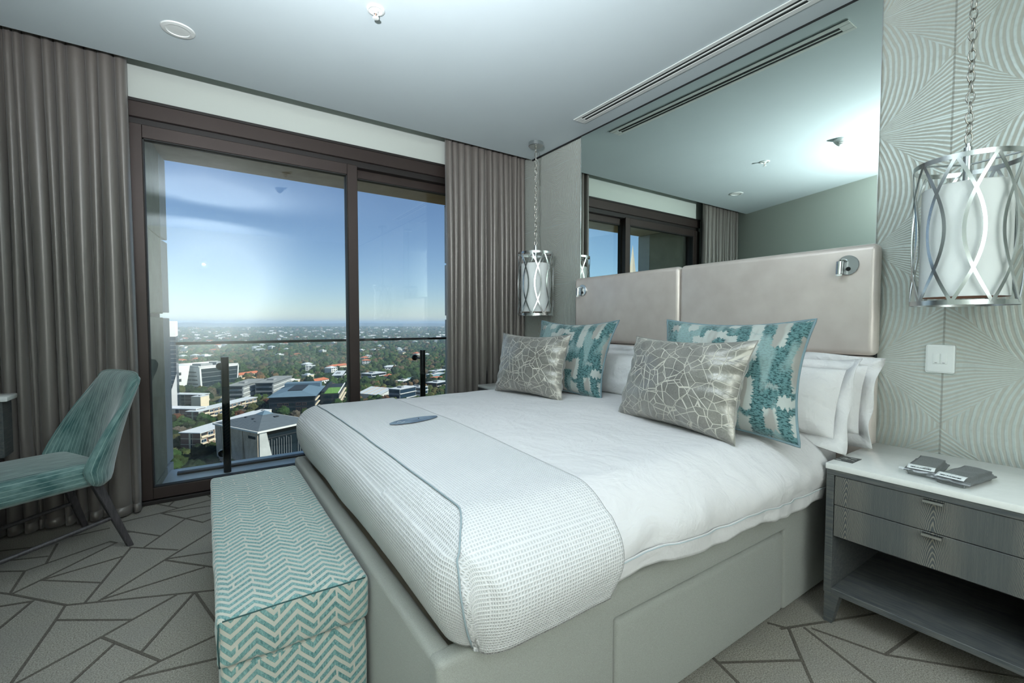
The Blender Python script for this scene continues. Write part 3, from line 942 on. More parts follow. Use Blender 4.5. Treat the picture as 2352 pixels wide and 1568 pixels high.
def m_ikat():
    t = NT('teal_ikat_velvet')
    q = t.uv()
    s = t.xyz(q)
    jag = t.noise(1.0, 4, t.vec(t.ma('MULTIPLY', s[0], 12), t.ma('MULTIPLY', s[1], 120), 0.0), 0.7)
    slow = t.noise(1.0, 2, t.vec(t.ma('MULTIPLY', s[0], 3.0), t.ma('MULTIPLY', s[1], 8), 4.0), 0.5)
    x = t.ma('ADD', s[0], t.ma('ADD', t.ma('MULTIPLY', t.ma('SUBTRACT', jag, 0.5), 0.046), t.ma('MULTIPLY', t.ma('SUBTRACT', slow, 0.5), 0.05)))
    y = t.ma('ADD', s[1], t.ma('MULTIPLY', t.ma('SUBTRACT', t.noise(1.0, 2, t.vec(t.ma('MULTIPLY', s[0], 90), t.ma('MULTIPLY', s[1], 6), 3.0)), 0.5), 0.05))
    colm = t.ma('FLOOR', t.ma('DIVIDE', x, 0.047))
    pv = t.noise(1.0, 1, t.vec(t.ma('MULTIPLY', colm, 3.71), t.ma('MULTIPLY', y, 8.5), 5.0), 0.4)
    f = t.ma('ADD', pv, t.ma('MULTIPLY', t.ma('SUBTRACT', t.ma('PINGPONG', colm, 1.0), 0.5), 0.16))
    light = t.step(f, 0.54, 0.555)
    speck = t.noise(1.0, 3, t.vec(t.ma('MULTIPLY', s[0], 75), t.ma('MULTIPLY', s[1], 170), 2.0), 0.6)
    zone = t.noise(1.0, 1, t.vec(t.ma('MULTIPLY', s[0], 13), t.ma('MULTIPLY', s[1], 4), 6.0))
    teal = t.mix(t.step(speck, 0.50, 0.56), '#527779', '#183f42')
    teal = t.mix(t.ma('MULTIPLY', t.step(zone, 0.52, 0.6), 0.55), teal, '#93a9a8')
    taupe = t.mix(t.step(t.noise(1.0, 2, t.vec(t.ma('MULTIPLY', s[0], 12), t.ma('MULTIPLY', s[1], 3), 1.0)), 0.5, 0.56), '#a7aca8', '#918f8a')
    c = t.mix(light, teal, taupe)
    t.set(c, 0.7, spec=0.3, sheen=0.35)
    t.bump(t.ma('ADD', t.ma('MULTIPLY', t.ma('SUBTRACT', 1.0, light), 0.6), t.ma('MULTIPLY', speck, 0.5)), 0.4, 0.003)
    return t.m
M['ikat'] = m_ikat()
M['piping'] = plain('blue_grey_piping', '#6e848c', 0.7)

ZB = 0.742
def place_cushion(name, mat, w, h, th, x, y, z, yaw, tilt, label, group, pinch, seed, piping=False, wr=1.0):
    o = cushion_mesh(w, h, th, pinch, 52, wr, seed).build(name, mat, None, 180, local=True)
    stand(o, x, y, z, yaw, tilt)
    tag(o, label, 'cushion', group)
    if piping:
        P = rim_points(w, h, pinch)
        MB().tube(P, 0.0055, 8, closed=True).build('piping', M['piping'], o, 180, local=True)
    else:
        P = rim_points(w, h, pinch)
        MB().tube(P, 0.0022, 6, closed=True).build('edge_seam', M['silver'], o, 180, local=True)
    return o
place_cushion('lumbar_cushion', M['silver'], 0.665, 0.41, 0.185, 1.675, 1.247, ZB, -0.124, 0.304, 'silver crackle velvet cushion leaning on the larger looking teal cushion by the drawers', 'silver velvet cushions on the bed', 0.10, 1.0, wr=1.5)
place_cushion('lumbar_cushion', M['silver'], 0.62, 0.40, 0.18, 1.660, 2.285, ZB, 0.116, 0.19, 'silver crackle velvet cushion standing before the teal cushion nearest the window', 'silver velvet cushions on the bed', 0.115, 5.0, wr=1.5)
place_cushion('square_cushion', M['ikat'], 0.63, 0.50, 0.19, 1.775, 1.085, ZB, 0.13, 0.33, 'teal and cream ikat cushion with piped edge propped on the pillows beside the drawers', 'teal piped cushions on the bed', 0.11, 2.0, True, 0.8)
place_cushion('square_cushion', M['ikat'], 0.625, 0.51, 0.19, 1.860, 2.195, ZB, 0.187, 0.374, 'teal and cream ikat cushion with piped edge nearest the window', 'teal piped cushions on the bed', 0.13, 7.0, True, 0.8)

def pillow(x, y, z, yaw, tilt, label, w=0.66, h=0.335, th=0.25, fl=0.048, seed=0.0):
    o = cushion_mesh(w, h, th, 0.03, 48, 1.3, seed).build('pillow', M['pillow_linen'], None, 180, local=True)
    stand(o, x, y, z, yaw, tilt)
    tag(o, label, 'pillow', 'white bed pillows against the headboard')
    # flat oxford border, rippled
    n = 60
    P0 = rim_points(w, h, 0.03, n)
    m = len(P0)
    def out(p, k, i):
        cx, cz = 0, h / 2
        sx = 1 + (fl * k) / (w / 2); sz = 1 + (fl * k) / (h / 2)
        rip = k * (0.022 * math.sin(i * 0.21 + seed) + 0.016 * math.sin(i * 0.083 + 2 * seed))
        return (p[0] * sx, rip, cz + (p[2] - cz) * sz + k * 0.008 * math.sin(i * 0.17 + seed))
    mb = MB()
    vs = []
    for k in (0.0, 0.5, 1.0):
        vs += [out(p, k, i) for i, p in enumerate(P0)]
    fs = [(a * m + i, a * m + (i + 1) % m, (a + 1) * m + (i + 1) % m, (a + 1) * m + i) for a in range(2) for i in range(m)]
    b = mb.add(vs, fs).build('oxford_border', M['pillow_linen'], o, 180, local=True)
    sol = b.modifiers.new('thick', 'SOLIDIFY'); sol.thickness = 0.004; sol.offset = 0
    return o
pillow(2.16, 1.175, 0.715, 0.03, 0.42, 'white pillow with wavy border standing directly behind the teal cushion near the drawers', seed=0.6, w=0.76, h=0.31)
pillow(2.375, 1.150, 0.710, -0.02, 0.24, 'white pillow with wavy border resting on the headboard nearest the drawers', seed=2.3, w=0.76, h=0.31)
pillow(2.17, 2.22, 0.715, 0.0, 0.40, 'white pillow standing directly behind the teal cushion near the window', seed=4.0, w=0.74, h=0.30)
pillow(2.38, 2.24, 0.710, 0.0, 0.24, 'white pillow resting on the headboard on the window half of the bed', seed=5.7, w=0.74, h=0.30)

# little card on the throw: it lies on the cloth under it
CARD_Z = drape(XH - 0.765, 0.095, 0.010, seed=3.0, wr=0.7, tuck=0.022)[2] + 0.0035
def bed_card():
    a, b = 0.123, 0.044
    pts = []
    for i in range(40):
        t = 2 * PI * i / 40
        c, s = math.cos(t), math.sin(t)
        pts.append((a * math.copysign(abs(c) ** 0.9, c), b * math.copysign(abs(s) ** 1.25, s)))
    o = MB().poly(pts, 'xy', 0, 0.0012).build('sign_card', M['card_grey'], None, None, local=True)
    o.location = (0.765, 1.895, CARD_Z); o.rotation_euler = (0, 0, R(11))
    tag(o, 'slim grey pointed oval card lying on the white throw', 'card')
    MB().tube([(0.025, 0.004, 0.0015), (0.026, 0.004, 0.0021)], 0.0035, 10).build('punched_hole', M['dark_gap'], o, None, local=True)
    for k, (x0, y0, x1, y1) in enumerate(((-0.085, 0.0, -0.075, 0.012), (-0.075, 0.012, -0.062, 0.006), (-0.072, -0.012, -0.05, -0.004))):
        MB().tube([(x0, y0, 0.0013), (x1, y1, 0.0013)], 0.0008, 5).build('printed_mark', M['white_plastic'], o, None, local=True)
def m_card():
    t = NT('grey_card')
    n = t.noise(14, 3, t.obj())
    t.set(t.mix(t.step(n, 0.4, 0.65), '#7b8894', '#566471'), 0.35)
    return t.m
M['card_grey'] = m_card()
bed_card()
# ------------------------------------------------------------------ ottoman bench at the foot of the bed
def m_zigzag():
    t = NT('teal_zigzag_velvet')
    q = t.xyz(t.uv())
    U = t.ma('ADD', q[0], t.ma('MULTIPLY', t.ma('SUBTRACT', t.noise(9, 2, t.uv()), 0.5), 0.008))
    V = q[1]
    per = 0.098
    sw = t.ma('FRACT', t.ma('DIVIDE', U, per))
    tri = t.ma('MINIMUM', t.ma('DIVIDE', sw, 0.42), t.ma('DIVIDE', t.ma('SUBTRACT', 1.0, sw), 0.58))     # lopsided zigzag
    f = t.ma('DIVIDE', t.ma('ADD', V, t.ma('MULTIPLY', tri, 0.046)), 0.0300)
    fr = t.ma('FRACT', f)
    row = t.ma('FLOOR', f)
    dark = t.ma('MULTIPLY', t.step(fr, 0.02, 0.07), t.ma('SUBTRACT', 1.0, t.step(fr, 0.54, 0.59)))
    # every other leg is cut short, as woven
    ph = t.ma('FRACT', t.ma('ADD', t.ma('DIVIDE', U, per), t.ma('MULTIPLY', t.ma('PINGPONG', row, 1.0), 0.5)))
    gap = t.ma('MULTIPLY', t.ma('GREATER_THAN', ph, 0.02), t.ma('MULTIPLY', t.ma('LESS_THAN', ph, 0.075), t.ma('GREATER_THAN', t.ma('FRACT', t.ma('ADD', t.ma('MULTIPLY', row, 0.38), t.ma('MULTIPLY', t.ma('FLOOR', t.ma('DIVIDE', U, per)), 0.23))), 0.45)))
    dark = t.ma('MULTIPLY', dark, t.ma('SUBTRACT', 1.0, gap))
    p = t.noise(1.0, 3, t.n('Mapping', 0, {'Vector': t.uv(), 'Scale': (210, 90, 1), 'Rotation': (0, 0, 0.6)}), 0.7)
    big = t.noise(9, 2, t.uv())
    teal = t.mix(t.step(p, 0.36, 0.66), '#3a6869', '#7ba09d')
    teal = t.mix(t.ma('MULTIPLY', t.step(big, 0.4, 0.7), 0.3), teal, '#8eaeaa')
    w = t.noise(500, 1, t.uv())
    cream = t.mix(w, '#a3a298', '#bdbbb1')
    t.set(t.mix(dark, cream, teal), 0.75, spec=0.3, sheen=0.4)
    t.bump(t.ma('ADD', dark, t.ma('MULTIPLY', p, 0.4)), 0.45, 0.004)
    return t.m
M['zigzag'] = m_zigzag()
M['teal_cord'] = plain('dark_teal_seam', '#2d4c4c', 0.9)
def ottoman():
    e = tag(empty('ottoman_bench', (0.195, 1.97, 0)), 'long teal zigzag upholstered bench at the foot of the bed', 'bench')
    x0, x1, y0, y1 = 0.010, 0.392, 1.335, 2.625
    def lump(xa, xb, ya, yb, za, zb, r, crown, seed):
        bm = bmesh.new()
        bmesh.ops.create_cube(bm, size=1)
        for v in bm.verts:
            v.co = ((xa + xb) / 2 + v.co.x * (xb - xa), (ya + yb) / 2 + v.co.y * (yb - ya), (za + zb) / 2 + v.co.z * (zb - za))
        bmesh.ops.bevel(bm, geom=bm.edges[:], offset=r, segments=4, profile=0.5, affect='EDGES')
        for axis, cnt in (((1, 0, 0), 6), ((0, 1, 0), 18), ((0, 0, 1), 3)):
            lo, hi = [(xa, xb), (ya, yb), (za, zb)][axis.index(1)]
            for i in range(1, cnt):
                pl = [0, 0, 0]; pl[axis.index(1)] = lo + r + (hi - lo - 2 * r) * i / cnt
                bmesh.ops.bisect_plane(bm, geom=bm.verts[:] + bm.edges[:] + bm.faces[:], plane_co=pl, plane_no=axis)
        for v in bm.verts:
            fx = 1 - (2 * (v.co.x - xa) / (xb - xa) - 1) ** 2
            fy = 1 - (2 * (v.co.y - ya) / (yb - ya) - 1) ** 4
            if v.co.z > zb - r * 1.5: v.co.z += crown * fx * fy
            nz = mnoise.noise(Vector((v.co.x * 9, v.co.y * 9, v.co.z * 14 + seed)))
            if v.co.y < ya + 0.05: v.co.y -= 0.007 * nz + 0.004 * fx
            if v.co.x < xa + 0.05: v.co.x -= 0.006 * nz
        return MB().take(bm)
    lump(x0, x1, y0, y1, 0.318, 0.448, 0.016, 0.010, 1).build('padded_lid', M['zigzag'], e, 45, uv='box')
    lump(x0 + .006, x1 - .004, y0 + .010, y1 - .01, 0.015, 0.312, 0.014, 0.0, 4).build('box', M['zigzag'], e, 45, uv='box')
    z = 0.445
    pts = [(x0 + .012 + (x1 - x0 - .024) * i / 16, y0 - 0.0005 - 0.003 * math.sin(PI * i / 16), z + 0.003 * math.sin(PI * i / 16)) for i in range(17)]
    MB().tube(pts, 0.0022, 6).build('seam', M['teal_cord'], e, 180)
    MB().tube([(x0 + .004, y0 + .002, 0.44), (x0 + .001, y0 + .002, 0.38), (x0 + .004, y0 + .003, 0.325)], 0.002, 6).build('seam', M['teal_cord'], e, 180)
ottoman()

# ------------------------------------------------------------------ chair
def m_velvet_stripe():
    t = NT('green_velvet_stripe')
    q = t.xyz(t.uv())
    U = t.ma('ADD', q[0], t.ma('MULTIPLY', t.ma('SUBTRACT', t.noise(5, 2, t.uv()), 0.5), 0.006))
    fr = t.ma('FRACT', t.ma('DIVIDE', U, 0.0235))
    line = t.ma('MULTIPLY', t.step(fr, 0.0, 0.05), t.ma('SUBTRACT', 1.0, t.step(fr, 0.09, 0.15)))
    dim = t.step(t.noise(1.0, 3, t.n('Mapping', 0, {'Vector': t.uv(), 'Scale': (26, 9, 1)}), 0.6), 0.35, 0.7)
    fine = t.noise(300, 2, t.uv())
    c = t.mix(dim, '#37605f', '#7d9b97')
    c = t.mix(t.ma('MULTIPLY', fine, 0.25), c, '#213f40')
    c = t.mix(t.ma('MULTIPLY', line, 0.75), c, '#a3bcb5')
    t.set(c, 0.55, spec=0.3, sheen=0.6)
    t.bump(t.ma('ADD', t.ma('SUBTRACT', 1.0, line), t.ma('MULTIPLY', fine, 0.2)), 0.3, 0.003)
    return t.m
M['velvet'] = m_velvet_stripe()
def m_darkwood(name, a, b):
    t = NT(name)
    n = t.noise(1.0, 4, t.n('Mapping', 0, {'Vector': t.obj(), 'Scale': (120, 120, 7)}), 0.6)
    t.set(t.mix(t.step(n, 0.3, 0.7), a, b), 0.45)
    t.bump(n, 0.1, 0.001)
    return t.m
M['chair_wood'] = m_darkwood('grey_stained_leg_wood', '#2f2c2f', '#4d494b')
def chair():
    th = math.atan2(-0.50, -0.866)
    e = tag(empty('desk_chair', (-0.515, 3.335, 0), th), 'green velvet striped chair with dark splayed legs before the curtain', 'chair')
    L = dict(local=True)
    # seat
    bm = bmesh.new()
    bmesh.ops.create_cube(bm, size=1)
    for v in bm.verts:
        fr = v.co.x > 0
        v.co = (0.03 if not fr else 0.50, (0.245 if fr else 0.228) * (1 if v.co.y > 0 else -1), 0.365 if v.co.z < 0 else 0.485)
    bmesh.ops.bevel(bm, geom=bm.edges[:], offset=0.035, segments=5, profile=0.5, affect='EDGES')
    for i in range(1, 10):
        bmesh.ops.bisect_plane(bm, geom=bm.verts[:] + bm.edges[:] + bm.faces[:], plane_co=(0.03 + 0.047 * i, 0, 0), plane_no=(1, 0, 0))
        bmesh.ops.bisect_plane(bm, geom=bm.verts[:] + bm.edges[:] + bm.faces[:], plane_co=(0, -0.25 + 0.05 * i, 0), plane_no=(0, 1, 0))
    for v in bm.verts:
        if v.co.z > 0.45:
            v.co.z += 0.016 * max(0, 1 - (v.co.y / 0.25) ** 2) * max(0, 1 - ((v.co.x - 0.3) / 0.3) ** 2)
    mb = MB().take(bm)
    o = mb.build('seat', M['velvet'], e, 180, local=True)
    lay = o.data.uv_layers.new(name='UVMap')
    for p in o.data.polygons:
        a = p.normal
        for li in p.loop_indices:
            c = o.data.vertices[o.data.loops[li].vertex_index].co
            lay.data[li].uv = (c.z * 1.0, c.x) if abs(a.y) > 0.6 else (c.y, c.x if abs(a.z) > 0.5 else c.z)
    # curved back shell
    def back(s, t, off):
        w = 0.243 - 0.012 * t
        ang = s * PI / 2 * 0.98
        wing = (0.155 * (1 - t ** 1.5) + 0.028) * (0.72 + 0.28 * min(1, t / 0.16))
        top_round = 0.06 * abs(s) ** 3.2
        z = 0.352 + t * (0.578 - top_round) + 0.03 * abs(s) ** 6 * (1 - t)
        y = w * math.sin(ang) * (1 - 0.10 * max(0, t - 0.75) * 4 * abs(s) ** 4)
        x = wing * (1 - math.cos(ang)) - 0.015 - 0.125 * t ** 1.15
        # outward direction in plan
        nx, ny = -math.cos(ang), math.sin(ang) * 0.9
        l = math.hypot(nx, ny)
        prof = (max(0.0, 1 - abs(s) ** 8) ** 0.5) * (max(0.0, 1 - abs(2 * t - 1) ** 10) ** 0.5)
        k = off * 0.034 * prof
        return x + nx / l * k, y + ny / l * k, z
    ns, nt = 48, 26
    mb = MB()
    def uvb(a, b): return ((2 * a - 1) * 0.33, b * 0.55)
    mb.grid(ns, nt, lambda a, b: back(2 * a - 1, b, 1), uvfn=uvb)
    mb.grid(ns, nt, lambda a, b: back(2 * a - 1, b, -1), uvfn=lambda a, b: ((2 * a - 1) * 0.33 + 0.7, b * 0.55), flip=True)
    mb.build('backrest', M['velvet'], e, 180, local=True)
    rim = [back(-1, t / 14, 0) for t in range(15)] + [back(-1 + 2 * i / 24, 1, 0) for i in range(1, 24)] + [back(1, 1 - t / 14, 0) for t in range(15)]
    MB().tube(rim, 0.004, 6).build('piping', M['velvet'], e, 180, local=True)
    # tapering square legs
    def leg(x0, y0, x1, y1):
        vs = []
        for (x, y, z, r) in ((x0, y0, 0.0, 0.013), (x1, y1, 0.375, 0.021)):
            vs += [(x - r, y - r, z), (x + r, y - r, z), (x + r, y + r, z), (x - r, y + r, z)]
        bm = bmesh.new()
        bv = [bm.verts.new(v) for v in vs]
        for f in ((3, 2, 1, 0), (4, 5, 6, 7), (0, 1, 5, 4), (1, 2, 6, 5), (2, 3, 7, 6), (3, 0, 4, 7)): bm.faces.new([bv[i] for i in f])
        bmesh.ops.bevel(bm, geom=bm.edges[:], offset=0.003, segments=2, affect='EDGES')
        MB().take(bm).build('leg', M['chair_wood'], e, 30, local=True)
    leg(-0.045, 0.245, 0.075, 0.195); leg(-0.045, -0.245, 0.075, -0.195)
    leg(0.475, 0.225, 0.445, 0.195); leg(0.475, -0.225, 0.445, -0.195)
    for s in (1, -1):
        MB().tube([(0.010, s * 0.222, 0.175), (0.47, s * 0.215, 0.125)], 0.0105, 12).build('stretcher', M['chair_wood'], e, 60, local=True)
    return e
chair()

# ------------------------------------------------------------------ desk end at the left edge of the picture
M['marble'] = None
def m_marble():
    t = NT('white_quartz_top')
    n = t.noise(6, 6, t.pos(), 0.6, 1.6)
    v = t.ma('SUBTRACT', 1.0, t.step(t.ma('ABSOLUTE', t.ma('SUBTRACT', n, 0.5)), 0.0, 0.05))
    g = t.noise(160, 2, t.pos())
    c = t.mix(t.ma('MULTIPLY', v, 0.16), '#e6e6e3', '#d0d0cc')
    c = t.mix(t.ma('MULTIPLY', g, 0.15), c, '#e4e5e2')
    t.set(c, 0.16, spec=0.5)
    return t.m
M['marble'] = m_marble()
def m_oak():
    """grey stained veneer with cathedral figure; grain runs up the face"""
    t = NT('grey_stained_veneer')
    p = t.xyz(t.obj())
    nz = t.noise(7, 3, t.obj(), 0.5)
    pp = t.ma('PINGPONG', t.ma('ADD', t.ma('SUBTRACT', p[1], 0.322), t.ma('MULTIPLY', t.ma('SUBTRACT', nz, 0.5), 0.014)), 0.128)
    f = t.ma('ADD', t.ma('MULTIPLY', p[2], 46), t.ma('MULTIPLY', t.ma('POWER', t.ma('DIVIDE', pp, 0.128), 1.35), 44))
    f = t.ma('ADD', f, t.ma('MULTIPLY', t.noise(18, 4, t.obj(), 0.65), 2.2))
    st = t.step(t.ma('SINE', t.ma('MULTIPLY', f, 2 * PI * 0.9)), -0.2, 0.9)
    near = t.ma('SUBTRACT', 1.0, t.step(pp, 0.045, 0.085))
    amt = t.ma('ADD', 0.22, t.ma('MULTIPLY', near, 0.5))
    fib = t.noise(1.0, 3, t.n('Mapping', 0, {'Vector': t.obj(), 'Scale': (260, 260, 9)}), 0.7)
    c = t.mix(t.step(fib, 0.3, 0.7), '#43484b', '#535657')
    c = t.mix(t.ma('MULTIPLY', st, amt), c, '#8d867a')
    t.set(c, 0.5, spec=0.35)
    t.bump(t.ma('ADD', st, fib), 0.08, 0.001)
    return t.m
M['oak'] = m_oak()
def m_oak_plain():
    t = NT('grey_stained_oak')
    fib = t.noise(1.0, 4, t.n('Mapping', 0, {'Vector': t.obj(), 'Scale': (70, 9, 120)}), 0.7)
    t.set(t.mix(t.step(fib, 0.3, 0.72), '#40454a', '#646461'), 0.5, spec=0.35)
    t.bump(fib, 0.08, 0.001)
    return t.m
M['oak_plain'] = m_oak_plain()
def desk():
    e = tag(empty('wall_desk', (-0.95, 3.48, 0.5)), 'pale topped desk with grey drawer at the edge of the frame behind the chair', 'desk')
    MB().poly([(-1.16, 3.385), (-0.845, 3.385), (-0.845, 3.545), (-1.19, 3.545)], 'xy', 0.795, 0.822, 0.006, 2).build('desktop', M['marble'], e, 40)
    d = MB().rbox(-1.10, -0.930, 3.395, 3.42, 0.645, 0.787, 0.003, 1).build('drawer', M['drawer_grey'], e)
    MB().rbox(-1.0, -0.95, 3.375, 3.396, 0.772, 0.777, 0.001, 1).build('handle', M['nickel'], d)
    MB().rbox(-0.927, -0.868, 3.40, 3.54, 0.50, 0.795, 0.004, 1).build('side_panel', M['oak_plain'], e)
    MB().box(-1.10, -0.93, 3.42, 3.54, 0.64, 0.79).build('carcass', M['oak_plain'], e)
M['drawer_grey'] = plain('grey_drawer_front', '#a0a79f', 0.5)
desk()

# ------------------------------------------------------------------ bedside drawers
def nightstand(loc, label):
    e = tag(empty('nightstand', loc), label, 'nightstand', 'drawers either side of the bed')
    # local: x = depth from the front, y = width to the left, z up
    D, Wd = 0.53, 0.646
    L = dict(local=True)
    O, P = M['oak'], M['oak_plain']
    MB().rbox(-0.003, D, -0.003, Wd + .003, 0.622, 0.645, 0.002, 2).build('stone_top', M['marble'], e, 30, **L)
    MB().rbox(0, D, 0, Wd, 0.600, 0.622, 0.0015, 1).build('top_rail', P, e, 30, **L)
    for y0 in (0, Wd - 0.026):
        MB().rbox(0, D, y0, y0 + 0.026, 0.122, 0.600, 0.0015, 1).build('side_panel', P, e, 30, **L)
    MB().rbox(0, D, 0.026, Wd - 0.026, 0.122, 0.145, 0.0015, 1).build('bottom_shelf', P, e, 30, **L)
    MB().box(D - 0.015, D - .002, 0.026, Wd - 0.026, 0.145, 0.600).build('back_panel', P, e, **L)
    MB().box(0.02, D - .02, 0.028, Wd - 0.028, 0.355, 0.366).build('drawer_floor', P, e, **L)
    for z0, z1 in ((0.484, 0.598), (0.358, 0.481)):
        d = MB().rbox(0.003, 0.022, 0.0285, Wd - 0.0285, z0, z1, 0.0012, 1).build('drawer', O, e, 30, **L)
        h = MB()
        h.poly([(-0.020, z1 - .002), (-0.020, z1 - .010), (-0.017, z1 - .010), (-0.017, z1 - .0045), (0.012, z1 - .0045), (0.012, z1 - .002)], 'xz', Wd / 2 - 0.026, Wd / 2 + 0.026)
        h.build('handle', M['nickel'], d, None, local=True)
    for x, y in ((0.03, 0.028), (0.03, Wd - 0.028), (D - 0.03, 0.028), (D - 0.03, Wd - 0.028)):
        sy = 1 if y < 0.3 else -1
        vs = []
        for (z, a) in ((0.0, 0.014), (0.122, 0.026)):
            ya = y - sy * 0.026; yb = ya + sy * 2 * a
            vs += [(x - .026, min(ya, yb), z), (x - .026 + 2 * a, min(ya, yb), z), (x - .026 + 2 * a, max(ya, yb), z), (x - .026, max(ya, yb), z)]
        MB().add(vs, [(3, 2, 1, 0), (4, 5, 6, 7), (0, 1, 5, 4), (1, 2, 6, 5), (2, 3, 7, 6), (3, 0, 4, 7)]).build('leg', P, e, None, **L)
    return e
nr = nightstand((2.045, 0.124, 0), 'grey wood bedside drawers with pale stone top under the light switch')
nl = copy_tree(nr)
nl.location = (2.045, 2.90, 0)
nl['label'] = 'grey wood bedside drawers mostly hidden behind the bed beside the far curtain'

def packet(x, y, rz, label, seed):
    """a folded grey cloth sealed in clear film, a white sticker on its end"""
    e = tag(empty('slipper_packet', (x, y, 0.6455), rz), label, 'packet', 'grey packets on the bedside drawers')
    L, Wd, Hh = 0.225, 0.098, 0.030
    bm = bmesh.new()
    bmesh.ops.create_cube(bm, size=1)
    for v in bm.verts: v.co = (v.co.x * L, v.co.y * Wd, (v.co.z + 0.5) * Hh)
    bmesh.ops.bevel(bm, geom=bm.edges[:], offset=0.0125, segments=3, affect='EDGES')
    for i in range(1, 10):
        bmesh.ops.bisect_plane(bm, geom=bm.verts[:] + bm.edges[:] + bm.faces[:], plane_co=(-L / 2 + L * i / 10, 0, 0), plane_no=(1, 0, 0))
        bmesh.ops.bisect_plane(bm, geom=bm.verts[:] + bm.edges[:] + bm.faces[:], plane_co=(0, -Wd / 2 + Wd * i / 10, 0), plane_no=(0, 1, 0))
    for v in bm.verts:
        k = mnoise.noise(Vector((v.co.x * 22 + seed, v.co.y * 22, 1)))
        v.co.z = max(0.001, v.co.z * (1 + 0.18 * k + 0.1 * (1 - (2 * v.co.y / Wd) ** 2)))
    MB().take(bm).build('folded_cloth', M['grey_cloth'], e, 180, local=True)
    f = MB()
    f.grid(16, 6, lambda u, t: (-L / 2 - 0.004 - 0.016 * math.sin(PI * t) * (0.6 + 0.4 * mnoise.noise(Vector((u * 7, t * 4, seed)))), (u - 0.5) * (Wd + 0.018), 0.001 + 0.027 * t + 0.004 * mnoise.noise(Vector((u * 9, 2, seed)))))
    f.build('clear_film', M['film'], e, 180, local=True)
    st = MB()
    # sticker wraps over the front end: a short curl of paper
    st.grid(10, 5, lambda u, t: (-L / 2 - 0.001 + 0.030 * t, (u - 0.5) * 0.075, 0.0275 + 0.0085 * math.sin(t * PI / 2)))
    s = st.build('sticker', M['sticker'], e, 180, local=True)
    sol = s.modifiers.new('thick', 'SOLIDIFY'); sol.thickness = 0.0006
    return e
def m_sticker():
    t = NT('printed_sticker')
    q = t.xyz(t.uv())
    word = t.noise(1.0, 2, t.vec(t.ma('MULTIPLY', q[0], 38), t.ma('MULTIPLY', q[1], 5), 1.0), 0.6)
    row = t.ma('MULTIPLY', t.ma('GREATER_THAN', q[1], 0.18), t.ma('LESS_THAN', q[1], 0.42))
    side = t.ma('MULTIPLY', t.ma('GREATER_THAN', q[0], 0.12), t.ma('LESS_THAN', q[0], 0.88))
    k = t.ma('MULTIPLY', t.ma('MULTIPLY', row, side), t.step(word, 0.36, 0.5))
    row2 = t.ma('MULTIPLY', t.ma('GREATER_THAN', q[1], 0.66), t.ma('LESS_THAN', q[1], 0.76))
    k2 = t.ma('MULTIPLY', t.ma('MULTIPLY', row2, side), t.step(word, 0.5, 0.6))
    t.set(t.mix(t.ma('MAXIMUM', k, t.ma('MULTIPLY', k2, 0.5)), '#eceff0', '#3c4446'), 0.4)
    return t.m
M['sticker'] = m_sticker()
M['grey_cloth'] = m_fabric('grey_packet_cloth', '#56595a', '#737676', 500, 0.8, 0.4)
packet(2.235, 0.512, R(4), 'grey cloth packet with white sticker lying nearer the bed on the stone top', 1.0)
packet(2.200, 0.403, R(-9), 'grey cloth packet with white sticker lying farther from the bed on the stone top', 6.0)
def info_card():
    o = MB().poly([(2.112, 0.770), (2.196, 0.768), (2.205, 0.706), (2.112, 0.706)], 'xy', 0.6456, 0.6468).build('info_card', M['black_card'], None, None, loc=(2.15, 0.74, 0.6456))
    tag(o, 'black printed card on the corner of the bedside stone top', 'card')
    for (x0, x1, y0, y1) in ((2.118, 2.123, 0.748, 0.765), (2.150, 2.152, 0.738, 0.762), (2.158, 2.160, 0.728, 0.748), (2.168, 2.170, 0.742, 0.760), (2.148, 2.150, 0.712, 0.722), (2.180, 2.182, 0.715, 0.735)):
        MB().box(x0, x1, y0, y1, 0.6468, 0.6471).build('printed_mark', M['white_plastic'], o)
M['black_card'] = plain('black_card', '#2c3133', 0.3)
info_card()
# ------------------------------------------------------------------ the city seen from the balcony
G0 = -75.0
def gz(x, y):
    r = math.hypot(x, y)
    az = math.atan2(x, y)
    z = G0
    if r > 1300:
        t = min(1, (r - 1300) / 3300)
        z += 36 * t ** 1.25
        z += 7 * t * mnoise.noise(Vector((az * 9, r / 900, 2)))
    if r > 4300:
        t = min(1, (r - 4300) / 900)
        z -= 16 * t * t * (3 - 2 * t)
    if r > 6500:
        t = min(1, (r - 6500) / 3500)
        z += (52 + 26 * mnoise.noise(Vector((az * 9, 3, 1))) + 10 * mnoise.noise(Vector((az * 31, 5, 1))) + 16 * math.exp(-((az + 0.03) / 0.05) ** 2)) * t * t * (3 - 2 * t)
    return z
def m_ground():
    t = NT('suburb_ground')
    p = t.pos()
    a = t.noise(0.012, 5, p, 0.65); b = t.noise(0.06, 4, p, 0.6); c = t.noise(0.004, 3, p)
    col = t.ramp(a, [(0.30, '#2f3a26'), (0.48, '#434a30'), (0.56, '#6b6448'), (0.62, '#3d4630'), (0.75, '#5d4b3c')])
    col = t.mix(t.ma('MULTIPLY', t.step(b, 0.60, 0.66), 0.5), col, '#8d8878')
    col = t.mix(t.ma('MULTIPLY', t.step(c, 0.5, 0.65), 0.5), col, '#5e4a42')
    t.set(col, 0.95, spec=0.1)
    return t.m
M['ground'] = m_ground()
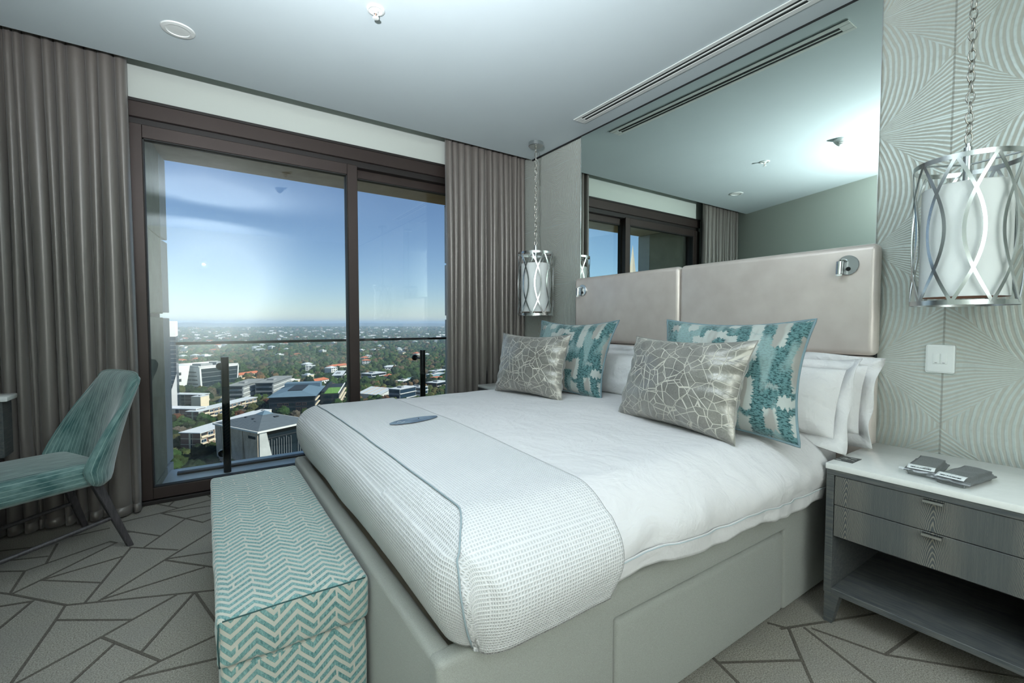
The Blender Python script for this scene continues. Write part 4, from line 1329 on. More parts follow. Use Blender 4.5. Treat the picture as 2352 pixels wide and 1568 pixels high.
def terrain():
    azs = [R(-95 + 190 * i / 150) for i in range(151)]
    rs = [20, 60, 120, 200, 300, 450, 650, 900, 1300, 1500, 1800, 2100, 2500, 3000, 3500, 4000, 4300, 4600, 5000, 5500, 6000, 6500, 7000, 7600, 8300, 9000, 9600, 10200, 11500, 14000]
    mb = MB()
    def fn(u, t):
        az = azs[min(int(round(u * 150)), 150)]; r = rs[min(int(round(t * (len(rs) - 1))), len(rs) - 1)]
        x, y = r * math.sin(az), r * math.cos(az)
        return x, y, gz(x, y) if r < 12000 else gz(x, y) - 40
    mb.grid(150, len(rs) - 1, fn, flip=True)
    struct(mb.build('ground_suburbs', M['ground'], None, 180))
terrain()

C = {}
C['brick'] = plain('red_brown_brick', '#6f4f45', 0.9, nscale=3, namt=0.15)
C['cream'] = plain('cream_render', '#d7cbb4', 0.85, nscale=0.6, namt=0.06)
C['roofw'] = plain('pale_sheet_roof', '#c3cbd3', 0.6, nscale=0.5, namt=0.06)
C['grey'] = plain('grey_render', '#8b8f93', 0.85, nscale=0.4, namt=0.08)
C['white'] = plain('white_render', '#d6dadb', 0.8, nscale=0.5, namt=0.04)
C['glassd'] = plain('dark_office_glass', '#15222c', 0.15, 0.0, 0.6)
C['glassb'] = plain('blue_office_glass', '#24384a', 0.2, 0.0, 0.6)
C['navyroof'] = plain('blue_grey_roof', '#5f7789', 0.55, nscale=0.4, namt=0.06)
C['slate'] = plain('slate_roof', '#56616a', 0.7, nscale=0.5, namt=0.08)
C['deck'] = plain('grey_deck_roof', '#84898b', 0.8, nscale=0.3, namt=0.12)
C['dark'] = plain('dark_cladding_and_shade', '#1f262d', 0.6)
C['terra'] = plain('terracotta_roof', '#b2694a', 0.85, nscale=0.8, namt=0.12)
C['tan'] = plain('tan_roof', '#b99c78', 0.85, nscale=0.8, namt=0.1)
C['green'] = plain('planted_roof', '#5d8a3e', 0.95, nscale=0.5, namt=0.3)
C['tealr'] = plain('teal_sheet_roof', '#6d95a3', 0.6)
C['paving'] = plain('pale_paving', '#a8a498', 0.9, nscale=0.2, namt=0.1)
def m_board():
    t = NT('weathered_concrete')
    n = t.noise(0.35, 6, t.n('Mapping', 0, {'Vector': t.obj(), 'Scale': (1, 1, 0.5)}), 0.7)
    t.set(t.mix(t.step(n, 0.35, 0.65), '#ae9f8e', '#cdbfae'), 0.85, spec=0.3)
    return t.m
C['board'] = m_board()

FOOT = []           # footprints kept clear of trees: (x, y, ang, A, B)
def site(name, label, cat, x, y, ang, A, B, group=None, zb=G0):
    FOOT.append((x, y, R(90 - ang), A, B))
    return tag(empty(name, (x, y, zb), R(90 - ang)), label, cat, group)
L_ = dict(local=True)
WIN = {}
def window_part(e, face, a, z, w, h, frame, pane, depth=0.0, proud=0.25):
    """a framed window; face 'A' lies along local x at y=depth (outside is -y), 'B' along local y at x=depth (outside is -x)"""
    key = (face, round(w, 2), round(h, 2), frame.name, pane.name)
    if key not in WIN:
        mb = MB(); f = min(0.16, w * 0.12)
        def bx(a0, a1, o0, o1, z0, z1):
            if face == 'A': mb.box(a0, a1, o0, o1, z0, z1)
            else: mb.box(o0, o1, a0, a1, z0, z1)
        mb.cur = 0
        bx(0, w, -proud, 0.02, -f, 0); bx(0, w, -proud, 0.02, h, h + f); bx(-f, 0, -proud, 0.02, -f, h + f); bx(w, w + f, -proud, 0.02, -f, h + f)
        bx(w / 2 - f / 3, w / 2 + f / 3, -proud * .5, 0.02, 0, h)
        mb.cur = 1
        bx(0, w, -0.04, 0.02, 0, h)
        o = mb.build('window', [frame, pane], e, None, local=True)
        WIN[key] = o.data
    else:
        o = bpy.data.objects.new('window', WIN[key]); COL.objects.link(o); o.parent = e
    o.location = (a, depth, z) if face == 'A' else (depth, a, z)
    return o
def ribbon(e, face, a0, a1, z0, z1, mat, nm='glazing_band', out=0.12, depth=0.0):
    mb = MB()
    if face == 'A': mb.box(a0, a1, depth - out, depth + 0.02, z0, z1)
    else: mb.box(depth - out, depth + 0.02, a0, a1, z0, z1)
    return mb.build(nm, mat, e, None, local=True)
def roof_slab(e, A, B, H, mat, over=0.6, th=0.5, nm='roof', par=None):
    o = MB().box(-over, A + over, -over, B + over, H, H + th).build(nm, mat, e, None, local=True)
    if par:
        MB().box(A * .3, A * .45, B * .3, B * .7, H + th, H + th + 1.6).build('roof_plant', par, e, None, local=True)
    return o

def brick_bar(x, y, ang, A, B, H, floors, label, bays, group='brick apartment bars below the balcony'):
    e = site('apartment_block', label, 'building', x, y, ang, A, B, group)
    fh = H / floors
    MB().box(0, A, 0, B, 0, H).build('wall', C['brick'], e, None, **L_)
    roof_slab(e, A, B, H, C['roofw'], 0.7, 0.45)
    for k in range(floors):
        ribbon(e, 'A', 0, A, k * fh - .15, k * fh + 0.55, C['cream'], 'spandrel', 0.35)
        ribbon(e, 'B', 0, B, k * fh - .1, k * fh + 0.22, C['cream'], 'floor_band', 0.10)
        bw = A / bays
        for b in range(bays):
            if (b + k) % 4 == 3:
                ribbon(e, 'A', b * bw + .4, (b + 1) * bw - .3, k * fh + 0.9, k * fh + fh - .5, C['dark'], 'loggia', 0.05)
                ribbon(e, 'A', b * bw + .2, (b + 1) * bw - .1, k * fh + 0.5, k * fh + 1.5, C['cream'], 'balcony_front', 0.9)
            else:
                window_part(e, 'A', b * bw + 0.5, k * fh + 1.0, bw - 1.5, fh - 1.75, C['white'], C['glassb'])
        for b in range(0, bays + 1, 2):
            ribbon(e, 'A', min(b * bw, A - .4), min(b * bw, A - .4) + .4, k * fh, (k + 1) * fh, C['cream'], 'pilaster', 0.3)
    if B > 8:
        ribbon(e, 'B', B * .40, B * .58, 0, H - .1, C['cream'], 'stair_recess', 0.05)
        ribbon(e, 'B', B * .41, B * .49, 0, H - .4, C['dark'], 'recess_shadow', 0.08)  # dark strip painted as the shade inside the recess
    return e
brick_bar(-3.0, 312.3, 39.5, 64, 12.1, 13.3, 4, 'nearest brick apartment block with long pale roof beside the concrete building', 12)
brick_bar(-4.6, 411.7, 39.5, 67, 9.5, 9.6, 3, 'brick apartment block with pale roof between two cream towers', 13)
brick_bar(-6.3, 418.5, 39.5, 9.6, 34, 10.7, 3, 'low brick apartment wing with pale roof next to the balcony fin', 2)
brick_bar(-2.9, 488.4, 39.5, 8.7, 40, 12.1, 4, 'rear brick apartment wing with pale roof behind the taller cream tower', 2)
def lift_tower(x, y, ang, A, B, H, label):
    e = site('stair_tower', label, 'building', x, y, ang, A, B, 'cream stair towers of the brick apartments')
    MB().box(0, A, 0, B, 0, H).build('wall', C['cream'], e, None, **L_)
    roof_slab(e, A, B, H, C['roofw'], 0.2, 0.3)
    MB().box(A * .3, A * .5, B * .3, B * .5, H + .3, H + 1.1).build('roof_hatch', C['grey'], e, None, **L_)
lift_tower(-3.5, 462.0, 39.5, 9.4, 8.5, 14.0, 'taller blank cream stair tower among the brick apartments')
lift_tower(35.9, 384.0, 39.5, 9.5, 8.3, 9.6, 'lower blank cream stair tower behind the grey pyramid roof')

# concrete building with leaning walls and a pyramid roof
def concrete():
    A, B, H = 30.0, 38.2, 22.7
    e = site('concrete_building', 'raw concrete building with leaning walls and grey pyramid roof below the balcony', 'building', 21.0, 250.5, 64, A, B)
    MB().box(1.2, A - 1, 1.0, B - 1, 0, H - .4).build('glass_core', C['glassd'], e, None, **L_)
    # end wall: leaning slabs with dark slits between
    for q in ([(0, 0), (9.5, 0), (12.6, H - 0.2), (0, H - 0.2)], [(13.5, 0), (21.5, 0), (24.0, H), (13.0, H)],
              [(22.2, 0), (30.0, 0), (32.6, H), (24.4, H)], [(30.6, 0), (36.5, 0), (B, H), (33.0, H)]):
        MB().poly(q, 'yz', -0.6, 0.9, 0.08, 1).build('leaning_slab', C['board'], e, None, **L_)
    MB().box(-0.75, 0.2, 1.6, 7.6, H - 3.3, H - 2.0).build('window_slot', C['dark'], e, None, **L_)
    # tapered pier on the long side
    MB().poly([(0, 0), (8.2, 0), (3.6, H), (0, H)], 'xz', -0.7, 0.6, 0.08, 1).build('tapered_pier', C['lightc'], e, None, **L_)
    MB().poly([(A - 4.5, 0), (A, 0), (A, H), (A - 2.5, H)], 'xz', -0.5, 0.6, 0.08, 1).build('tapered_pier', C['lightc'], e, None, **L_)
    for i in range(17):
        x = 5.6 + i * 1.32
        if i in (10, 11): continue
        MB().box(x, x + 0.16, 0.55, 1.1, 2, H - 5.0 + 0.6 * math.sin(i * 2.1)).build('glazing_fin', C['grey'], e, None, **L_)
    MB().box(5, A - 4, 0.7, 1.1, H - 4.2, H - 3.8).build('transom', C['dark'], e, None, **L_)
    # eaves and pyramid
    fas = MB().box(-1.2, A + 1, -1.2, B + 1, H, H + 0.8).build('eaves', C['white'], e, None, **L_)
    mb = MB()
    h0 = H + 0.85; cx, cy = A / 2, B / 2
    mb.add([(-.6, -.6, h0), (A + .4, -.6, h0), (A + .4, B + .4, h0), (-.6, B + .4, h0), (cx - 3, cy - 3, h0 + 4.2), (cx + 3, cy - 3, h0 + 4.2), (cx + 3, cy + 3, h0 + 4.2), (cx - 3, cy + 3, h0 + 4.2)],
           [(0, 1, 5, 4), (1, 2, 6, 5), (2, 3, 7, 6), (3, 0, 4, 7), (3, 2, 1, 0)])
    rf = mb.build('roof', C['slate'], e, None, **L_)
    MB().add([(cx - 3.2, cy - 3.2, h0 + 4.2), (cx + 3.2, cy - 3.2, h0 + 4.2), (cx + 3.2, cy + 3.2, h0 + 4.2), (cx - 3.2, cy + 3.2, h0 + 4.2), (cx, cy, h0 + 6.0)],
             [(0, 1, 4), (1, 2, 4), (2, 3, 4), (3, 0, 4), (3, 2, 1, 0)]).build('lantern', C['navyroof'], rf, None, **L_)
    for (x, y, z) in ((cx - 6.5, cy - 1.5, 2.0), (cx - 6.2, cy + 5.5, 2.1), (cx + 1.5, cy - 7.5, 2.4), (cx - 8, cy - 6, 1.3)):
        MB().box(x - 1.1, x + 1.1, y - .8, y + .8, h0 + z, h0 + z + 1.0).build('roof_vent', C['dark'], rf, None, **L_)
C['lightc'] = plain('pale_concrete', '#b0b6b8', 0.8, nscale=0.4, namt=0.1)
concrete()

# white faceted office with a big tilted glass front
def glass_office():
    A, B, H = 45.1, 34.0, 27.1
    e = site('white_office', 'faceted white office block with large tilted glass front', 'building', -4.5, 607.5, 53, A, B)
    MB().poly([(0, 0), (A, 0), (A + 2.5, H), (-1.5, H)], 'xz', 0.0, B, 0.0).build('wall', C['white'], e, None, **L_)
    MB().poly([(1.8, 1.2), (A - 1.2, 1.2), (A + 1.0, H - 1.6), (0.4, H - 1.6)], 'xz', -0.5, 0.05).build('glass_front', C['glassd'], e, None, **L_)
    for k in range(1, 5):
        MB().box(0.8, A, -0.7, -0.45, k * 5.2, k * 5.2 + 0.3).build('transom', C['grey'], e, None, **L_)
    for pts in ([(0, 0), (A, 0), (A, 1.2), (0, 1.2)], [(-1.5, H - 1.6), (A + 2.5, H - 1.6), (A + 2.5, H), (-1.5, H)], [(0, 0), (1.8, 0), (0.4, H), (-1.5, H)], [(A - 1.2, 0), (A, 0), (A + 2.5, H), (A + 1, H)]):
        MB().poly(pts, 'xz', -1.3, 0.1).build('frame_edge', C['white'], e, None, **L_)
    for k in range(4):
        z = 8.0 + k * 4.4
        for a, b in ((2.5, 11.0), (11.8, 17.5), (18.5, 26)):
            ribbon(e, 'B', a + k * .4, b + k * .5, z, z + 1.15, C['dark'], 'window_slot', 0.15, -1.6 * (z / H))
    ribbon(e, 'B', 3.5, 24, 1.0, 5.6, C['dark'], 'undercroft', 0.3)
    MB().poly([(-1.5, H), (A + 2.5, H), (A + 2.5, H + .5), (-1.5, H + .5)], 'xz', 0.0, B).build('roof', C['deck'], e, None, **L_)
    for q in ((-1.5, A + 2.5, 0, 1, 0), (-1.5, A + 2.5, B - 1, B, 1.8), (-1.5, -.5, 0, B, .6)):
        MB().box(q[0], q[1], q[2], q[3], H + .4, H + 1.3 + q[4]).build('parapet', C['white'], e, None, **L_)
    for (a, b, c, d, h) in ((8, 22, 9, 16, 2.5), (26, 38, 8, 20, 3.4), (12, 20, 20, 28, 2.0)):
        MB().box(a, b, c, d, H + .5, H + .5 + h).build('roof_plant', C['grey'], e, None, **L_)
glass_office()
def side_office():
    e = site('white_office', 'leaning white block beside the faceted office, half hidden by the balcony fin', 'building', -34, 596, 53, 20, 30)
    MB().poly([(0, 0), (20, 0), (26, 30), (6, 30)], 'xz', 0, 30).build('wall', C['white'], e, None, **L_)
    for k in range(3): ribbon(e, 'A', 6, 16, 6 + k * 7, 9 + k * 7, C['dark'], 'window_slot', 0.2)
    MB().poly([(6, 30), (26, 30), (26, 30.6), (6, 30.6)], 'xz', 0, 30).build('roof', C['roofw'], e, None, **L_)
side_office()
def glass_tower():
    e = site('glass_tower', 'tall dark glass tower with white crown at the edge of the balcony fin', 'building', -60, 470, 90, 40.5, 40)
    H = 76
    MB().box(0, 40.5, 0, 40, 0, H - 11).build('tower_body', C['glassb'], e, None, **L_)
    for k in range(18): MB().box(-.1, 40.6, -.15, 0.05, k * 3.6, k * 3.6 + 0.3).build('floor_line', C['grey'], e, None, **L_)
    for k in range(10): MB().box(k * 4.4, k * 4.4 + .2, -.2, 0.05, 0, H - 11).build('mullion', C['dark'], e, None, **L_)
    MB().box(-.3, 40.6, -.3, 40.3, H - 11, H + 2).build('crown', C['white'], e, None, **L_)
    MB().poly([(40.5, 0), (40.5, 34), (31, 0)], 'xz', -0.8, -0.3).build('white_blade', C['white'], e, None, **L_)
glass_tower()

def office(x, y, ang, A, B, H, floors, label, roofm, wall, slats=True, group=None, glass=None, roof_over=1.5):
    e = site('office_block', label, 'building', x, y, ang, A, B, group)
    MB().box(0, A, 0, B, 0, H).build('wall', wall, e, None, **L_)
    roof_slab(e, A, B, H, roofm, roof_over, 0.5, 'roof', C['grey'] if B > 9 else None)
    fh = H / floors
    bays = max(3, int(A / 3.6))
    bw = A / bays
    for k in range(floors):
        if slats:
            for b in range(bays):
                window_part(e, 'A', b * bw + .35, k * fh + 1.1, bw - .8, fh - 1.7, C['white'], glass or C['glassd'], 0, 0.8)
        else:
            ribbon(e, 'A', 0.5, A - .5, k * fh + 1.2, (k + 1) * fh - .5, glass or C['glassd'])
        ribbon(e, 'B', 0.6, B - .6, k * fh + 1.3, (k + 1) * fh - .6, glass or C['glassd'])
        ribbon(e, 'A', 0, A, k * fh + .5, k * fh + .8, C['white'], 'sunshade', 1.1)
    return e
office(29.3, 498.4, 23.4, 54, 13, 16.6, 4, 'grey roofed office wing with white sunshades left of its twin', C['deck'], C['grey'])
office(55.4, 504.4, 25.0, 58, 16, 17.0, 4, 'grey roofed office wing with white sunshades beside the cream houses', C['deck'], C['grey'])
def dark_office():
    A, B, H = 60.0, 34.0, 16.8
    e = site('dark_office', 'dark clad office with blue grey hipped roof in the middle distance', 'building', 74.2, 396.7, 18.3, A, B)
    MB().box(0, A, 0, B, 0, H).build('wall', C['dark'], e, None, **L_)
    for k in range(4):
        ribbon(e, 'B', 1, B - 1, k * 4.1 + 1.2, k * 4.1 + 3.4, C['glassd'])
        for b in range(7):
            if k < 3 and b in (1, 2, 4, 5): window_part(e, 'B', 2 + b * 4.5, k * 4.1 + 1.4, 3.0, 1.8, C['brick'], C['glassb'])
        ribbon(e, 'A', 1, A - 1, k * 4.1 + 1.4, k * 4.1 + 3.2, C['glassb'])
        ribbon(e, 'A', 0, A, k * 4.1 + 0.4, k * 4.1 + 1.0, C['cream'], 'sunshade', 0.9)
    ov = 1.4; h = 3.0
    MB().add([(-ov, -ov, H), (A + ov, -ov, H), (A + ov, B + ov, H), (-ov, B + ov, H), (13, 12, H + h), (A - 13, 12, H + h), (A - 13, B - 12, H + h), (13, B - 12, H + h)],
             [(0, 1, 5, 4), (1, 2, 6, 5), (2, 3, 7, 6), (3, 0, 4, 7), (4, 5, 6, 7), (3, 2, 1, 0)]).build('roof', C['navyroof'], e, None, **L_)
    MB().box(12.5, A - 12.5, 11.5, B - 11.5, H + 1.6, H + h + 0.5).build('light_well', C['dark'], e, None, **L_)
    MB().box(A - 10, A + 3, 2, B - 2, H, H + 4.5).build('rear_roof', C['navyroof'], e, None, **L_)
dark_office()
def green_office():
    e = site('green_roof_office', 'dark office with a planted green roof beside the window mullion', 'building', 97.4, 415.1, 18.3, 70, 15)
    A, B, H = 70, 15, 14.3
    MB().box(0, A, 0, B, 0, H).build('wall', C['dark'], e, None, **L_)
    for k in range(3):
        ribbon(e, 'A', 0.5, A - 1, k * 4.6 + 1.4, k * 4.6 + 3.6, C['glassb'])
        ribbon(e, 'A', 0, A, k * 4.6 + 0.3, k * 4.6 + 1.0, C['cream'], 'sunshade', 1.2)
        ribbon(e, 'B', 0.5, B - 1, k * 4.6 + 1.4, k * 4.6 + 3.6, C['glassd'])
    MB().box(0.6, A * .55, 0.6, B - .6, H, H + 0.4).build('planted_roof', C['green'], e, None, **L_)
    MB().box(0.6, A - .6, B - 3, B - .6, H + .3, H + 2.2).build('roof_room', C['dark'], e, None, **L_)
    MB().box(0, A, -0.1, 0.6, H - .1, H + 0.7).build('parapet', C['white'], e, None, **L_)
green_office()
def slanted_roof(x, y, ang, A, B, H, label):
    e = site('hall', label, 'building', x, y, ang, A, B)
    MB().box(0, A, 0, B, 0, H).build('wall', C['white'], e, None, **L_)
    MB().poly([(-1, H), (A + 1, H + 4.5), (A + 1, H + 5.0), (-1, H + .6)], 'xz', -1, B + 1).build('roof', C['roofw'], e, None, **L_)
    for k in range(1, 4):
        b = B * k / 4
        MB().poly([(-1, H + .6), (A + 1, H + 5.0), (A + 1, H + 5.25), (-1, H + .85)], 'xz', b - .15, b + .15).build('roof_rib', C['tan'], e, None, **L_)
    MB().poly([(0, H - .5), (A, H - .5), (A, H + 4.5)], 'xz', 0, B).build('gable', C['white'], e, None, **L_)
slanted_roof(137.0, 427.7, 61, 17, 26, 7.1, 'hall with a sloping pale sheet roof just beyond the mattress edge')
office(149.5, 405.3, 60, 24.0, 13, 14.3, 3, 'navy glass office with grey end wall beyond the far edge of the bed', C['roofw'], C['grey'], False, None, C['glassb'], 0.4)
office(178.0, 424.0, 60, 12, 16, 11.5, 3, 'small pale glazed office right of the navy glass office', C['roofw'], C['white'], False, None, C['glassb'], 0.4)
office(174.9, 573.0, 61, 26.1, 18, 11.5, 3, 'white framed office with three dark window bands amid trees', C['roofw'], C['white'], False, None, C['glassd'], 0.5)
office(264.8, 578.1, 61, 30, 12, 9.1, 2, 'white banded office highest of the cluster by the right balcony fin', C['roofw'], C['white'], False, None, C['glassb'], 0.6)
office(246.0, 545.4, 61, 26, 10, 8.7, 2, 'white and blue glazed office second in the cluster by the right balcony fin', C['roofw'], C['white'], False, None, C['tealr'], 0.6)
office(216.1, 468.7, 61, 22, 14, 8.4, 2, 'dark brick office with pale roof low in the cluster by the right balcony fin', C['roofw'], C['brick'], False, None, C['glassd'], 0.6)
office(239.6, 522, 61, 14, 9, 7.5, 2, 'small pale office with terracotta end amid the right cluster', C['terra'], C['cream'], False, None, C['glassd'], 0.4)
office(146.1, 603.0, 18, 60, 12, 9.0, 2, 'long grey flats with white bands behind the window mullion', C['roofw'], C['white'], False, None, C['glassd'], 0.5)
office(218.7, 543.2, 61, 20, 12, 5.5, 1, 'low pavilion under a teal sheet roof beside the balcony post', C['tealr'], C['white'], False, None, C['glassd'], 0.8)
office(198.2, 528.2, 61, 23, 12, 5.4, 1, 'low white pavilion with broad white roof left of the balcony post', C['white'], C['white'], False, None, C['glassd'], 0.8)

def house(x, y, ang, A, B, H, label, roofm, wall, group=None, pitch=2.6, proto={}):
    FOOT.append((x, y, R(90 - ang), A, B))
    key = (round(A), round(B), round(H), roofm.name, wall.name, pitch > 0.5)
    if key not in proto:
        w = MB().box(0, A, 0, B, 0, H); w.cur = 1
        n = max(2, int(A / 4))
        for i in range(n):
            for k in range(max(1, int(H / 3))):
                w.box(A * (i + .25) / n, A * (i + .75) / n, -0.08, 0.02, k * 3 + 1.0, k * 3 + 2.3)
        w = w.build('house', [wall, C['glassd']], None, None, local=True)
        r = MB()
        if pitch > 0.5:
            o = 0.7
            r.add([(-o, -o, H), (A + o, -o, H), (A + o, B + o, H), (-o, B + o, H), (B * .42, B / 2, H + pitch), (A - B * .42, B / 2, H + pitch)], [(0, 1, 5, 4), (1, 2, 5), (2, 3, 4, 5), (3, 0, 4), (3, 2, 1, 0)])
        else:
            r.box(-.3, A + .3, -.3, B + .3, H, H + .5); r.box(A * .2, A * .6, B * .2, B * .7, H + .5, H + 2.2)
        r = r.build('roof', roofm, w, None, local=True)
        proto[key] = w
    else:
        w = copy_tree(proto[key])
    w.location = (x, y, gz(x, y)); w.rotation_euler = (0, 0, R(90 - ang))
    tag(w, label, 'house', group)
    return w
house(197.0, 573.4, 61, 10, 9, 7.5, 'white house with bright terracotta roof beside the white framed office', C['terra'], C['white'])
house(110.6, 637.6, 50, 13, 9, 8, 'cream two storey villa just beyond the twin grey offices', C['roofw'], C['cream'], None, 0.2)
house(105.9, 573.0, 50, 28, 9, 7, 'long cream terrace with pink tiled roof behind the dark office', C['terra'], C['white'])
house(81.5, 585.3, 50, 18, 8, 8, 'cream block of flats touching the end of the twin grey offices', C['white'], C['cream'], None, 0.2)
house(0.4, 1120.0, 40, 24, 16, 10, 'large white flat roofed villa above the faceted office', C['white'], C['white'], None, 0.2)
house(38, 700, 45, 40, 10, 7, 'long terracotta roofed terrace right of the faceted office', C['terra'], C['cream'])
house(40, 655, 45, 24, 10, 5, 'low house with tan roof below the long terracotta terrace', C['tan'], C['cream'])
house(165, 745, 60, 38, 12, 8, 'pink roofed estate of joined houses in the right pane', C['terra'], C['cream'])
def yard(pts, nm, label, mat):
    o = MB().poly(pts, 'xy', G0 + .02, G0 + .35).build(nm, mat, None, None, loc=(pts[0][0], pts[0][1], G0))
    tag(o, label, 'car park' if 'park' in nm else 'lawn')
    xs = [p[0] for p in pts]; ys = [p[1] for p in pts]
    FOOT.append((min(xs), min(ys), 0.0, max(xs) - min(xs), max(ys) - min(ys)))
yard([(8, 500), (30, 492), (34, 545), (14, 560)], 'car_park', 'pale paved forecourt below the faceted white office', C['paving'])
yard([(70, 930), (100, 935), (104, 985), (72, 980)], 'sports_lawn', 'yellowish lawn clearing among the suburb trees', C['lawn'] if 'lawn' in C else plain('dry_lawn', '#a3a468', 0.95))
# spire tower, seen only in the mirror
def spire():
    d = 420; az = R(-48.6)
    e = tag(empty('spire_tower', (d * math.sin(az), d * math.cos(az), G0)), 'pale stone tower with tapering spire seen in the mirror', 'building')
    x, y = e.location.x, e.location.y
    top = 1.2 + d * math.tan(R(9.5))
    sh = 1.2 + d * math.tan(R(6.2))
    MB().box(x - 7, x + 7, y - 7, y + 7, G0, sh - 8).build('shaft', C['stone'], e)
    MB().add([(x - 6, y - 6, sh - 8), (x + 6, y - 6, sh - 8), (x + 6, y + 6, sh - 8), (x - 6, y + 6, sh - 8), (x - 2.2, y - 2.2, sh), (x + 2.2, y - 2.2, sh), (x + 2.2, y + 2.2, sh), (x - 2.2, y + 2.2, sh)],
             [(0, 1, 5, 4), (1, 2, 6, 5), (2, 3, 7, 6), (3, 0, 4, 7), (4, 5, 6, 7)]).build('shoulder', C['stone'], e)
    MB().add([(x - 2.0, y - 2.0, sh), (x + 2.0, y - 2.0, sh), (x + 2.0, y + 2.0, sh), (x - 2.0, y + 2.0, sh), (x, y, top)], [(0, 1, 4), (1, 2, 4), (2, 3, 4), (3, 0, 4)]).build('spire', C['stone'], e)
C['stone'] = plain('pale_stone', '#c7bfb4', 0.85)
spire()

# ------------------------------------------------------------------ suburb houses and trees
LAND = [('nearest brick apartment block', 18, 335), ('second brick apartment block', 20, 442), ('low brick wing by the balcony fin', -14, 430), ('taller cream stair tower', -2, 470),
        ('concrete pyramid roofed building', 23, 273), ('faceted white office', 3, 640), ('leaning white block', -30, 625), ('left grey roofed office wing', 35, 525), ('right grey roofed office wing', 62, 530),
        ('dark hipped roof office', 70, 430), ('green roofed office', 105, 450), ('sloping sheet roofed hall', 137, 448), ('navy glass office', 155, 418), ('white framed office', 182, 590),
        ('right fin office cluster', 240, 550), ('teal roofed pavilion', 222, 553), ('grey flats behind the mullion', 150, 630), ('long terracotta terrace', 55, 715), ('large white villa', 10, 1130),
        ('pink roofed estate', 180, 760), ('cream two storey villa', 115, 645), ('dry sports lawn', 86, 958), ('low brick wing behind the tower', -12, 510)]
def where(x, y):
    d, n, lx, ly = min(((x - lx) ** 2 + (y - ly) ** 2, n, lx, ly) for (n, lx, ly) in LAND)
    r0, a0, r1, a1 = math.hypot(lx, ly), math.atan2(lx, ly), math.hypot(x, y), math.atan2(x, y)
    if abs(a1 - a0) * r1 > abs(r1 - r0) * 0.6: rel = 'right of' if a1 > a0 else 'left of'
    else: rel = 'beyond' if r1 > r0 else 'before'
    if d > 350 ** 2: rel = 'far ' + rel
    return rel + ' the ' + n
rnd = random.Random(21)
AZ0, AZ1 = R(-9), R(34)
def in_foot(x, y, m):
    for (fx, fy, a, A, B) in FOOT:
        dx, dy = x - fx, y - fy
        u = dx * math.cos(a) + dy * math.sin(a); v = -dx * math.sin(a) + dy * math.cos(a)
        if -m < u < A + m and -m < v < B + m: return True
    return False
KINDS_H = [('white flat roofed house', C['white'], C['white'], 0.2), ('white house with terracotta roof', C['terra'], C['white'], 2.6),
           ('cream house with slate roof', C['slate'], C['cream'], 2.6), ('white house with pale sheet roof', C['roofw'], C['white'], 2.4)]
HOUSES = []
tries = 0
while len(HOUSES) < 130 and tries < 4000:
    tries += 1
    r = math.sqrt(rnd.uniform(600 ** 2, 2300 ** 2)); az = rnd.uniform(AZ0, AZ1)
    x, y = r * math.sin(az), r * math.cos(az)
    if in_foot(x, y, 16): continue
    k = rnd.choices(range(4), (5, 3, 2, 4))[0]
    A, B, Hh = rnd.choice(((12, 9, 6), (16, 10, 6), (22, 11, 7), (14, 12, 9)))
    lab, rm, wm, pitch = KINDS_H[k]
    size = 'long ' if A > 20 else 'tall ' if Hh > 8 else 'small ' if A < 13 else ''
    lab = size + lab + ' ' + where(x, y); grp = lab + 's' if False else 'suburb houses, ' + lab
    house(x, y, rnd.choice((25, 50, 75, 100, 140)), A, B, Hh, lab, rm, wm, grp, pitch)
    HOUSES.append((x, y, r, az))

def m_leaf(name, a, b, c):
    t = NT(name)
    p = t.obj()
    n = t.noise(2.2, 5, p, 0.7); k = t.noise(9, 3, p, 0.7)
    rn = t.n('ObjectInfo', 5)
    col = t.mix(t.step(n, 0.35, 0.65), a, b)
    f = t.noise(26, 3, p, 0.75)
    col = t.mix(t.ma('MULTIPLY', t.step(k, 0.5, 0.7), 0.5), col, c)
    col = t.mix(t.ma('MULTIPLY', t.step(f, 0.42, 0.62), 0.55), a, col)
    hs = t.n('HueSaturation', 0, {'Hue': t.ma('ADD', 0.475, t.ma('MULTIPLY', rn, 0.05)), 'Value': t.ma('ADD', 0.8, t.ma('MULTIPLY', rn, 0.4)), 'Color': col})
    t.set(hs, 0.9, spec=0.15)
    t.bump(t.ma('ADD', t.ma('ADD', n, k), t.ma('MULTIPLY', f, 0.6)), 1.0, 0.6)
    return t.m
LEAF = [('dark green', m_leaf('dark_green_leaves', '#1d2b1c', '#2f4229', '#3d5230')), ('mid green', m_leaf('mid_green_leaves', '#2f4526', '#4c6434', '#68803f')),
        ('olive green', m_leaf('olive_leaves', '#4a5233', '#6b6f45', '#84834f')), ('rusty brown', m_leaf('rust_leaves', '#5c4030', '#7a5640', '#8f6a4a')), ('greyish bare', m_leaf('bare_twigs', '#57514a', '#6f675d', '#857b70'))]
M['bark'] = plain('bark', '#4a4038', 0.9)
def crown_mesh(seed, h, sub=4):
    bm = bmesh.new()
    bmesh.ops.create_icosphere(bm, subdivisions=sub, radius=1)
    for v in bm.verts:
        d = v.co.normalized()
        k = 1 + 0.30 * mnoise.noise(d * 1.7 + Vector((seed, 0, 0))) + 0.26 * mnoise.noise(d * 3.8 + Vector((0, seed, 0))) + 0.15 * mnoise.noise(d * 9 + Vector((0, 0, seed))) + 0.09 * mnoise.noise(d * 21 + Vector((seed, 0, seed)))
        v.co = d * k
        v.co.z = v.co.z * (0.62 * h if v.co.z < 0 else 0.85 * h) + 0.95 * h
    mb = MB().take(bm)
    mb.cur = 1
    mb.tube([(0, 0, -0.15), (0.03, 0, 0.4 * h), (0, 0.02, 0.8 * h)], [0.09, 0.07, 0.05], 6)
    return mb
PROTO = []
